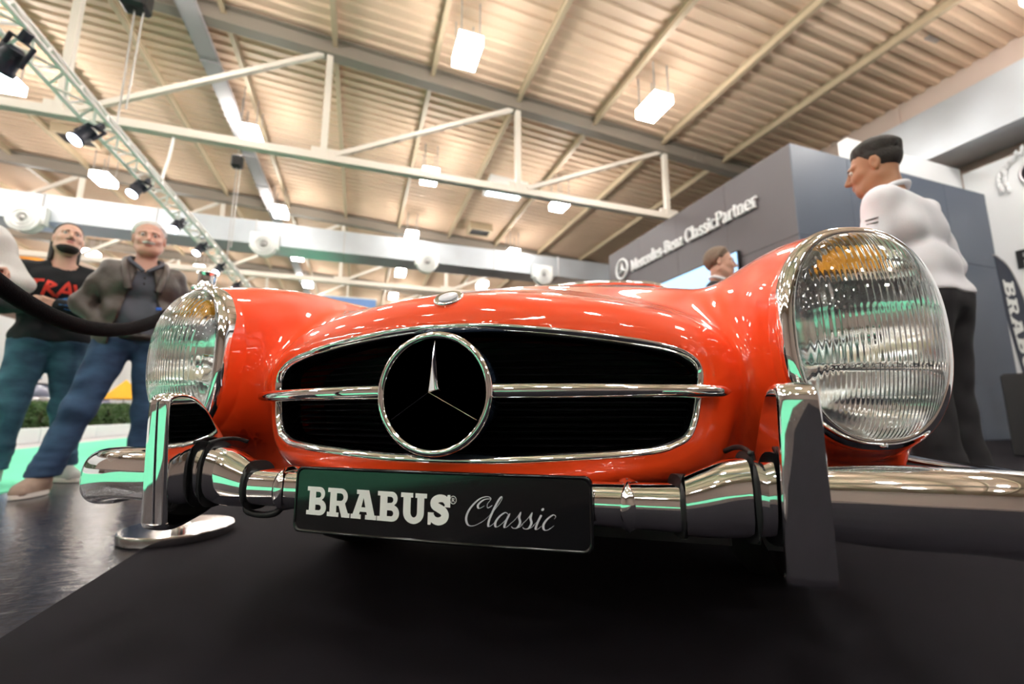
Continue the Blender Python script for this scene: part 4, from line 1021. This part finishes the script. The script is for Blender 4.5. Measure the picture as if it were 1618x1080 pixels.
M['jean1']=jeans('mid_blue_denim',(.030,.085,.150)); M['jean2']=jeans('deep_blue_denim',(.022,.055,.130))
def union(x,y,z,caps,k):
    d=None
    for c in caps:
        e=cap(x,y,z,c[0],c[1],c[2],c[3]); d=e if d is None else smin(d,e,k)
    return d
def head_fn(hc,yaw,pitch,roll=0,wide=1.0):
    R=(Matrix.Rotation(math.radians(yaw),3,'Z')@Matrix.Rotation(math.radians(pitch),3,'X')@Matrix.Rotation(math.radians(roll),3,'Y'))
    Ri=np.array(R.transposed())
    def loc(x,y,z):
        px,py,pz=x-hc[0],y-hc[1],z-hc[2]
        return (Ri[0,0]*px+Ri[0,1]*py+Ri[0,2]*pz)/wide,Ri[1,0]*px+Ri[1,1]*py+Ri[1,2]*pz,Ri[2,0]*px+Ri[2,1]*py+Ri[2,2]*pz
    def face(hx,hy,hz):
        ax=np.abs(hx)
        d=ell(hx,hy,hz,(0,.018,.035),(.077,.097,.090))
        d=smin(d,ell(hx,hy,hz,(0,-.022,-.040),(.061,.073,.078)),.04)
        d=smin(d,ell(hx,hy,hz,(0,-.052,-.098),(.034,.034,.026)),.045)
        d=smin(d,cap(ax,hy,hz,(.052,.005,-.062),(.030,-.05,-.098),.020,.018),.04)      # jaw
        d=smin(d,cap(ax,hy,hz,(.012,-.086,.026),(.045,-.070,.024),.010,.008),.02)      # brow
        d=smax(d,-ell(ax,hy,hz,(.031,-.104,.006),(.017,.020,.012)),.014)               # eye sockets
        d=smin(d,cap(ax,hy,hz,(.040,-.068,-.030),(.048,-.052,-.022),.014,.012),.03)    # cheek bones
        d=smin(d,cap(hx,hy,hz,(0,-.090,.012),(0,-.112,-.030),.0075,.0125),.014)        # nose
        d=smin(d,cap(ax,hy,hz,(.0,-.100,-.034),(.013,-.094,-.035),.009,.0075),.010)
        d=smin(d,ell(hx,hy,hz,(0,-.088,-.060),(.023,.011,.0065)),.008)                 # lips
        d=smin(d,ell(hx,hy,hz,(0,-.086,-.072),(.020,.011,.0065)),.008)
        d=smin(d,ell(ax,hy,hz,(.079,.014,-.004),(.010,.020,.033)),.008)                # ears
        d=smax(d,-ell(ax,hy,hz,(.090,.010,-.002),(.006,.010,.018)),.006)
        return d
    return loc,face,R
def hand_caps(w,d,l,n_,curl=.5,sc=1.0):
    w=np.array(w,float); d=np.array(d,float)/np.linalg.norm(d); n_=np.array(n_,float); n_-=d*np.dot(n_,d); n_/=np.linalg.norm(n_); l_=np.cross(d,n_)*l
    c=[]
    for o in (-.030,-.010,.010,.028): c.append((w+l_*o*.6+d*.005,w+d*.082*sc+l_*o,.014,.0115))
    for o,f in ((.030,.95),(.0105,1.06),(-.0095,1.0),(-.0285,.80)):
        p=w+d*.085*sc+l_*o; a=curl*.7
        for seg,r0,r1 in ((.040,.0098,.0090),(.025,.0090,.0083),(.020,.0083,.0070)):
            dv=d*math.cos(a)+n_*math.sin(a); q=p+dv*seg*f*sc; c.append((p,q,r0,r1)); p=q; a+=curl
    p=w+d*.022+l_*.030; q=p+(d*.62+l_*.62+n_*.35)*.042; c.append((p,q,.0125,.0105)); r=q+(d*.9+l_*.15+n_*.45)*.032; c.append((q,r,.0100,.0080))
    return c
def axis_arr(lo,hi,fine,hf,hc):                    # coarse grid with a fine span
    a=[lo]
    while a[-1]<hi: a.append(a[-1]+(hf if fine[0]<=a[-1]<=fine[1] else hc))
    return np.array(a)
def grid_of(caps,pad,hf=None,h=.011):
    P=np.array([c[0] for c in caps]+[c[1] for c in caps]);r=max(max(c[2],c[3]) for c in caps)+pad
    lo=P.min(0)-r;hi=P.max(0)+r
    return [np.arange(lo[i],hi[i]+h,h) for i in range(3)]
def wr(x,y,z,amp,f=38,sd=0.0,dirz=1.0):
    return amp*(np.sin(f*(z*dirz+.45*x-.3*y)+3*np.sin(7*x+sd)+sd)+.6*np.sin(f*1.7*(z*.7*dirz-.5*x+.4*y)+2*np.sin(9*y+sd*2)))
def person(spec):
    s=spec; hscale=s['h']/1.78
    root=empty('person',s['loc'],math.radians(s['rz'])); root.scale=(hscale,)*3
    J=dict(hipL=(.09,0,.93),hipR=(-.09,0,.93),kneeL=(.10,-.02,.50),kneeR=(-.10,-.02,.50),ankL=(.105,.02,.085),ankR=(-.105,.02,.085),toeL=(.125,-.125,.03),toeR=(-.125,-.125,.03),
      pel=(0,0,.97),wai=(0,0,1.11),che=(0,0,1.31),shL=(.165,.01,1.425),shR=(-.165,.01,1.425),elL=(.27,.03,1.16),elR=(-.27,.03,1.16),wrL=(.26,-.06,.92),wrR=(-.26,-.06,.92),neck=(0,.01,1.49),head=(0,-.02,1.665))
    J.update(s.get('J',{})); J={k:np.array(v,float) for k,v in J.items()}
    X=np.array([1.,0,0]); b=s.get('bulk',0.0)
    def torso(g): return [(J['pel']-X*.075,J['pel']+X*.075,.112+g+b*.5,.112+g+b*.5),(J['wai']-X*.055+(0,-b*.5,0),J['wai']+X*.055+(0,-b*.5,0),.105+g+b,.105+g+b),(J['che']-X*.080,J['che']+X*.080,.105+g+b*.6,.105+g+b*.6),(J['che']+(0,0,.07)-X*.085,J['che']+(0,0,.07)+X*.085,.078+g+b*.3,.078+g+b*.3),(J['shL']+(0,0,-.012),J['neck']+(.03,0,-.03),.040+g*.8,.045+g*.8),(J['shR']+(0,0,-.012),J['neck']+(-.03,0,-.03),.040+g*.8,.045+g*.8)]
    def arm(q,g): return [(J['sh'+q]+(0,0,-.015),J['el'+q],.048+g,.040+g),(J['el'+q],J['wr'+q],.040+g,.029+g)]
    def leg(q,g): return [(J['hip'+q],J['knee'+q],.088+g,.058+g),(J['knee'+q],J['ank'+q],.056+g,.042+g)]
    def foot(q,g): return [(J['ank'+q],J['ank'+q]+(0,.03,-.045),.04+g,.036+g),(J['ank'+q]+(0,.03,-.045),J['toe'+q],.034+g,.028+g),(J['ank'+q]+(0,-.02,0),J['toe'+q]+(0,.05,.01),.034+g,.026+g)]
    loc,face,R=head_fn(J['head'],*s.get('look',(0,0,0)),wide=s.get('wide',1.0))
    bc=torso(-.012)+arm('L',-.008)+arm('R',-.008)+leg('L',-.012)+leg('R',-.012)+foot('L',-.012)+foot('R',-.012)
    hands=[]
    for q in 'LR':
        dd=J['wr'+q]-J['el'+q]; dd=np.array(s.get('hd'+q,dd)); hands+=hand_caps(J['wr'+q],dd,1 if q=='L' else -1,s.get('hn'+q,(0.,1,.2)),s.get('curl',.45))
    nk=[(J['neck']-(0,0,.06),J['head']+np.array(R@Vector((0,.025,-.05))),.062,.056)]
    def bodyf(x,y,z):
        d=union(x,y,z,bc,.035); d=smin(d,union(x,y,z,nk,.02),.04)
        d=smin(d,union(x,y,z,hands,.008),.012)
        return smin(d,face(*loc(x,y,z)),.025)
    allc=bc+hands+[(J['head'],J['head'],.15,.15)]
    P=np.array([c[0] for c in allc]+[c[1] for c in allc]); lo=P.min(0)-.12; hi=P.max(0)+.12; hz_=J['head']
    gx_=axis_arr(lo[0],hi[0],(hz_[0]-.11,hz_[0]+.11),.006,.014); gy_=axis_arr(lo[1],hi[1],(hz_[1]-.14,hz_[1]+.14),.006,.014); gzz=axis_arr(0.0,hi[2],(hz_[2]-.15,hz_[2]+.15),.006,.013)
    body_o=link('body',nets(bodyf,gx_,gy_,gzz,'body',s['skin'],newton=1),root)
    hl=frange(-.17,.17,.0055)
    def headpart(nm,m_,fnl):
        f=lambda x,y,z: fnl(*loc(x,y,z)); o=link(nm,nets(f,hz_[0]+hl,hz_[1]+hl,hz_[2]+frange(-.26 if s.get('long') else -.17,.17,.0055),nm,m_,newton=1),root); return o
    hk=s.get('hair','short'); hm=s['hairm']
    def tap(e,t,x,y,z,rp_=.045):                            # hair thickness fading out at its edge
        e=e+.005*np.sin(150*x+40*z)*np.cos(110*y); e=np.where(ell(np.abs(x),y,z,(.083,.012,-.004),(.020,.025,.040))<0,.02,e); return face(x,y,z)-(t*np.clip(-e/rp_,0,1)+np.where(e<0,.0012,-.006))
    if hk=='short': headpart('hair',hm,lambda x,y,z: tap((.064-1.2*(y+.03))-z,.011,x,y,z))
    elif hk=='fade': headpart('hair',hm,lambda x,y,z: np.minimum(tap((.020-.9*(y+.01))-z+.9*np.maximum(-y-.05,0)+.25*np.maximum(.02-y,0),.0022,x,y,z),tap((.060-.20*(y+.03))-z+.25*np.maximum(-y-.06,0),.020,x,y,z,.05)))
    elif hk=='long': headpart('hair',hm,lambda x,y,z: smin(tap((.074-.95*(y+.02))-z,.011,x,y,z),cap(np.abs(x),y,z,(.062,.055,.0),(.070,.05,-.15),.024,.016),.03))
    elif hk=='wave': headpart('hair',hm,lambda x,y,z: tap((.052-1.3*(y+.03))-z,.018,x,y,z,.06))
    if s.get('beard'):
        headpart('beard',hm,lambda x,y,z: smax(smax(face(x,y,z)-.003,z+.090,.003),y+.042,.006))
        headpart('moustache',hm,lambda x,y,z: smax(face(x,y,z)-.0025,ell(np.abs(x),y,z,(.012,-.098,-.0485),(.017,.02,.005)),.003))
    if s.get('moust'):
        headpart('moustache',hm,lambda x,y,z: smin(smax(face(x,y,z)-.006,ell(np.abs(x),y,z,(.014,-.098,-.049),(.021,.024,.0085)),.004),1+0*x,.001))
    if s.get('lips',1): headpart('lips',M['lip'],lambda x,y,z: smax(face(x,y,z)-.0012,ell(x,y,z,(0,-.092,-.066),(.021,.02,.010)),.002))
    if s.get('face',1):
        headpart('eyebrows',s.get('brow',hm),lambda x,y,z: smax(face(x,y,z)-.003,cap(np.abs(x),y,z,(.016,-.092,.024),(.046,-.075,.025),.0055,.004),.002))
        for sx in (-1,1):
            c=np.array(R@Vector((sx*.031*s.get('wide',1),-.0815,.006)))+J['head']
            e=MB().lathe([(0,-.0115),(.006,-.0098),(.0098,-.006),(.0115,0),(.0098,.006),(.006,.0098),(0,.0115)],n=16).build('eye',M['eye_w'],root,tuple(c))
            dv=np.array(R@Vector((0,-1,-.12))); MB().lathe([(0,-.003),(.0055,-.0015),(.0055,.0015),(0,.003)],c=tuple(dv*.0095),n=14,ax='y').build('iris',M['iris'],e)
    def garment(nm,m_,caps,k,extra=None,h=.0135,amp=.003,f=38,sd=0.,cut=None,dirz=1.0):
        def fn(x,y,z):
            d=union(x,y,z,caps,k)
            if amp: d=d+wr(x,y,z,amp,f,sd,dirz)
            if cut is not None: d=cut(x,y,z,d)
            return d
        g=grid_of(caps,.05,h=h); return link(nm,nets(fn,*g,nm,m_,newton=1,eps=.004),root),fn
    return root,J,garment,dict(torso=torso,arm=arm,leg=leg,foot=foot,R=R,nk=nk)
def floor_at(head_px_world): return (head_px_world[0],head_px_world[1],0)
def dress_legs(root,J,garment,P,jm,shoe,sole,g=.018,hem=.10,amp=.0035,flare=0.0,top=1.0):
    caps=P['leg']('L',g)+P['leg']('R',g)+[(J['pel']-(.075,0,0),J['pel']+(.075,0,0),.115+g*.5,.115+g*.5)]
    caps=[(c[0],c[1],c[2],c[3]+(flare if abs(c[1][2]-J['ankL'][2])<.03 or abs(c[1][2]-J['ankR'][2])<.03 else 0)) for c in caps]
    garment('trousers',jm,caps,.04,amp=amp*.65,f=34,cut=lambda x,y,z,d: smax(smax(d+.5*amp*np.sin(120*z+8*x)*np.exp(-((z-.18)/.12)**2),hem-z,.006),z-top,.01))
    for q in 'LR':
        o,_=garment('shoe',shoe,P['foot'](q,.012),.03,h=.008,amp=0,cut=lambda x,y,z,d: smax(smax(d,.016-z,.004),z-.135,.01))
        t=J['toe'+q];a=J['ank'+q]; pts=[]
        for k in range(20):
            an=2*math.pi*k/20; fx,fy=math.cos(an),math.sin(an); c=(np.array(a)+(0,.02,0))*(.5-.5*fy*-1)+np.array(t)*(.5+.5*fy*-1) if False else None
        dirv=np.array(t)-np.array(a); dirv[2]=0; ln=np.linalg.norm(dirv); dirv/=ln; sd=np.array([-dirv[1],dirv[0],0]); mid=(np.array(a)+np.array(t))/2-dirv*.012; mid[2]=0
        ring=lambda z: [tuple(mid+dirv*(ln/2+.062)*math.cos(u_)+sd*(.047-.006*math.cos(2*u_))*math.sin(u_)+np.array([0,0,z])) for u_ in np.linspace(0,2*math.pi,24,endpoint=False)]
        MB().loft([ring(.001),ring(.024)]).build('sole',sole,root)
# --- young man in the black sweatshirt
r,J,G_,P=person(dict(h=1.88,loc=(-3.72,1.40,0),rz=64,skin=M['skin'],hair='long',long=1,hairm=M['hair_d'],beard=1,look=(4,-14,3),curl=.8,wide=.95,
  J=dict(elL=(.25,-.06,1.15),elR=(-.25,-.06,1.15),wrL=(-.005,-.245,1.15),wrR=(-.125,-.225,1.13),kneeR=(-.14,-.02,.5),ankR=(-.17,.02,.085),toeR=(-.21,-.12,.03),kneeL=(.12,-.02,.5),ankL=(.15,.02,.085),toeL=(.2,-.115,.03)),hdL=(-1.,-.25,.1),hdR=(1.,-.3,.15),hnL=(0,1,0),hnR=(0,1,0)))
o,sf=G_('sweatshirt',M['sweat_b'],P['torso'](.019)+P['arm']('L',.016)+P['arm']('R',.016),.035,amp=.004,cut=lambda x,y,z,d: smax(smax(d,.925-z,.008),-(cap(x,y,z,(0,-.01,1.46),(0,-.03,1.7),.075,.075)),.01))
dress_legs(r,J,G_,P,M['jean1'],M['shoe_g'],M['sole'],g=.022,flare=.012,top=.94)
def on_chest(x,z,d,sf=sf):
    ys=np.arange(-.30,0,.003); f=sf(np.full(len(ys),x),ys,np.full(len(ys),z)); k=np.nonzero(f<0)[0]; return (x,float(ys[k[0]])-.003-d if len(k) else -.1,z)
lw=lambda t,T:.018
def dn(p,n=6): return smooth_path(p,n) if False else np.array([np.array(p[i])+(np.array(p[i+1])-np.array(p[i]))*k/n for i in range(len(p)-1) for k in range(n)]+[p[-1]])
z0=1.235
for st in ([dn([(-.165,z0+.085),(-.085,z0+.095)]),dn([(-.118,z0+.09),(-.150,z0)])],[dn([(-.085,z0),(-.065,z0+.095),(-.03,z0+.075),(-.07,z0+.045),(-.025,z0)])],[dn([(-.02,z0-.005),(.03,z0+.105),(.055,z0)]),dn([(.005,z0+.035),(.045,z0+.035)])],[dn([(.06,z0+.095),(.085,z0),(.13,z0+.105)])]):
    link('printed_letter',ribbon_mesh('printed_letter',[(p_,lw) for p_ in st],.002,lambda x,z,d:on_chest(x,z,d),M['print_r']),o)
link('printed_motif',ribbon_mesh('printed_motif',[(dn([(.0+.0,1.20),(.05,1.225),(.13,1.205)]),lambda t,T:.035),(dn([(-.01,1.17),(.07,1.18),(.14,1.165)]),lambda t,T:.045),(dn([(.02,1.14),(.13,1.135)]),lambda t,T:.03)],.002,lambda x,z,d:on_chest(x,z,d),M['print_b']),o)
tag(r,'young man with dark beard, black sweatshirt with red letters, blue jeans, clasped hands','person')
# --- older man in the leather jacket
r,J,G_,P=person(dict(h=1.81,loc=(-2.95,1.43,0),rz=58,skin=M['skin_b'],hair='short',hairm=M['hair_g'],moust=1,look=(-4,2,-3),bulk=.028,wide=1.08,brow=M['hair_b'],
  J=dict(elL=(.285,.05,1.16),elR=(-.285,.07,1.17),wrL=(.27,-.06,.96),wrR=(-.16,-.05,1.01),hipR=(-.10,0,.93),kneeR=(-.22,-.05,.50),ankR=(-.34,-.02,.085),toeR=(-.41,-.14,.03),kneeL=(.11,-.02,.5))))
oj,_=G_('jacket',M['leather'],P['torso'](.024)+P['arm']('L',.022)+P['arm']('R',.022),.035,amp=.005,f=30,sd=1.3,cut=lambda x,y,z,d: smax(smax(smax(d,.90-z,.008),-(cap(x,y,z,(0,-.02,1.47),(0,-.05,1.75),.085,.09)),.012),-smax(np.abs(x)-(.055+.10*np.clip((1.44-z)/.5,0,1)-.02),y+.02,.02),.015))
for s_ in (-1,1):
    lap=MB().tube(smooth_path([(s_*.075,.05,1.515),(s_*.105,-.03,1.49),(s_*.105,-.115,1.42),(s_*.09,-.165,1.33),(s_*.075,-.175,1.26)],5),[.022,.022,.022,.022,.022]*1+[.02]*16,10).build('lapel',M['leather'],oj)
op,_=G_('polo_shirt',M['polo'],P['torso'](.004),.035,amp=.0035,f=26,sd=.6,cut=lambda x,y,z,d: smax(smax(d,.93-z,.02),-(cap(x,y,z,(0,-.03,1.455),(0,-.08,1.7),.068,.08)),.008))
for s_ in (-1,1): MB().tube(smooth_path([(s_*.03,.075,1.53),(s_*.082,.02,1.525),(s_*.085,-.06,1.485),(s_*.045,-.112,1.44),(s_*.012,-.128,1.405)],4),.014,8).build('collar',M['polo'],op)
for k in range(3): MB().lathe([(0,-.003),(.006,-.002),(.006,.003)],c=(0.0,-.150-.006*k,1.395-.04*k),n=10,ax='y').build('button',M['belt'],op)
MB().rbox(.075,.105,-.186,-.178,1.145,1.165,.003).build('name_tag',M['btn'],oj)
dress_legs(r,J,G_,P,M['jean2'],M['shoe_b'],M['sole'],g=.022,flare=.012,top=.96)
MB().lathe([(.0,-.02),(.155,-.02),(.158,0),(.155,.02),(0,.02)],c=(0,0,.965),n=32).build('belt',M['belt'],r)
tag(r,'older grey-haired man with moustache in a brown leather jacket and jeans','person')
# --- man at the left edge
r,J,G_,P=person(dict(h=1.86,loc=(-3.22,.60,0),rz=75,skin=M['skin'],hair='short',hairm=M['hair_d'],look=(0,4,0),
  J=dict(elL=(.27,-.05,1.17),elR=(-.27,-.05,1.17),wrL=(-.07,-.21,1.20),wrR=(.08,-.19,1.17)),hdL=(-1.,.1,.15),hdR=(1.,.15,.1)))
o,_=G_('sweatshirt',M['sweat_w'],P['torso'](.018)+P['arm']('L',.020)+P['arm']('R',.020),.035,amp=.005,f=30,cut=lambda x,y,z,d: smax(smax(d,.92-z,.008),-(cap(x,y,z,(0,-.01,1.47),(0,-.03,1.7),.075,.075)),.01))
dress_legs(r,J,G_,P,M['trouser'],M['shoe_g'],M['sole'],top=.935)
tag(r,'man in a pale grey sweatshirt with crossed arms cut by the left edge','person')
# --- man in the white shirt, seen from behind
r,J,G_,P=person(dict(h=1.81,loc=(1.655,1.60,0),rz=-140,skin=M['skin_t'],hair='fade',hairm=M['hair_d'],look=(18,8,4),
  J=dict(pel=(0,0,.97),wai=(.03,0,1.11),che=(.055,-.025,1.30),shL=(.225,-.02,1.425),shR=(-.100,-.015,1.42),elL=(.285,-.07,1.15),elR=(-.165,.03,1.14),wrL=(.20,-.27,1.10),wrR=(-.08,-.18,1.02),neck=(.075,-.04,1.47),head=(.105,-.085,1.635))))
o,_=G_('shirt',M['shirt_w'],P['torso'](.019)+P['arm']('L',.016)+P['arm']('R',.016),.035,amp=.0045,f=27,sd=2.0,cut=lambda x,y,z,d: smax(smax(d,.98-z,.015),-(cap(x,y,z,(.08,-.045,1.50),(.11,-.09,1.7),.056,.07)),.008))
MB().tube(smooth_path([(.02,-.09,1.47),(.015,-.02,1.505),(.075,.02,1.52),(.135,-.02,1.505),(.135,-.09,1.47)],5),.013,8).build('collar',M['shirt_w'],o)
for k,(w_,z_) in enumerate(((.05,1.315),(.045,1.295))):
    MB().tube([(.305,-.03-w_/2,z_),(.307,-.03+w_/2,z_-.004)],.003,6).build('sleeve_print',M['ink'],o)
dress_legs(r,J,G_,P,M['trouser'],M['shoe_k'],M['shoe_k'],g=.022,amp=.004,flare=.02)
tag(r,'man in a white shirt and black trousers standing behind the right headlight','person')
# --- man behind the car
r,J,G_,P=person(dict(h=1.88,loc=(1.10,3.22,0),rz=70,skin=M['skin'],hair='wave',hairm=M['hair_b'],look=(12,3,0),wide=1.0))
o,_=G_('shirt',M['shirt_w'],P['torso'](.002),.035,amp=.001,cut=lambda x,y,z,d: smax(smax(d,.95-z,.02),-(cap(x,y,z,(0,-.02,1.50),(0,-.05,1.7),.062,.07)),.008))
for s_ in (-1,1): MB().tube(smooth_path([(s_*.02,.07,1.545),(s_*.075,.02,1.54),(s_*.07,-.06,1.50),(s_*.02,-.11,1.46)],4),.013,8).build('collar',M['shirt_w'],o)
o,_=G_('jacket',M['suit'],P['torso'](.014)+P['arm']('L',.016)+P['arm']('R',.016),.035,amp=.003,cut=lambda x,y,z,d: smax(smax(smax(d,.80-z,.02),-(cap(x,y,z,(0,-.02,1.50),(0,-.05,1.75),.075,.08)),.01),-smax(np.abs(x)-(.03+.15*np.clip(z-1.15,0,1)),y+.02,.02),.012))
dress_legs(r,J,G_,P,M['suit'],M['shoe_k'],M['shoe_k'])
tag(r,'man in a dark jacket and white collar seen beyond the right front wing','person')
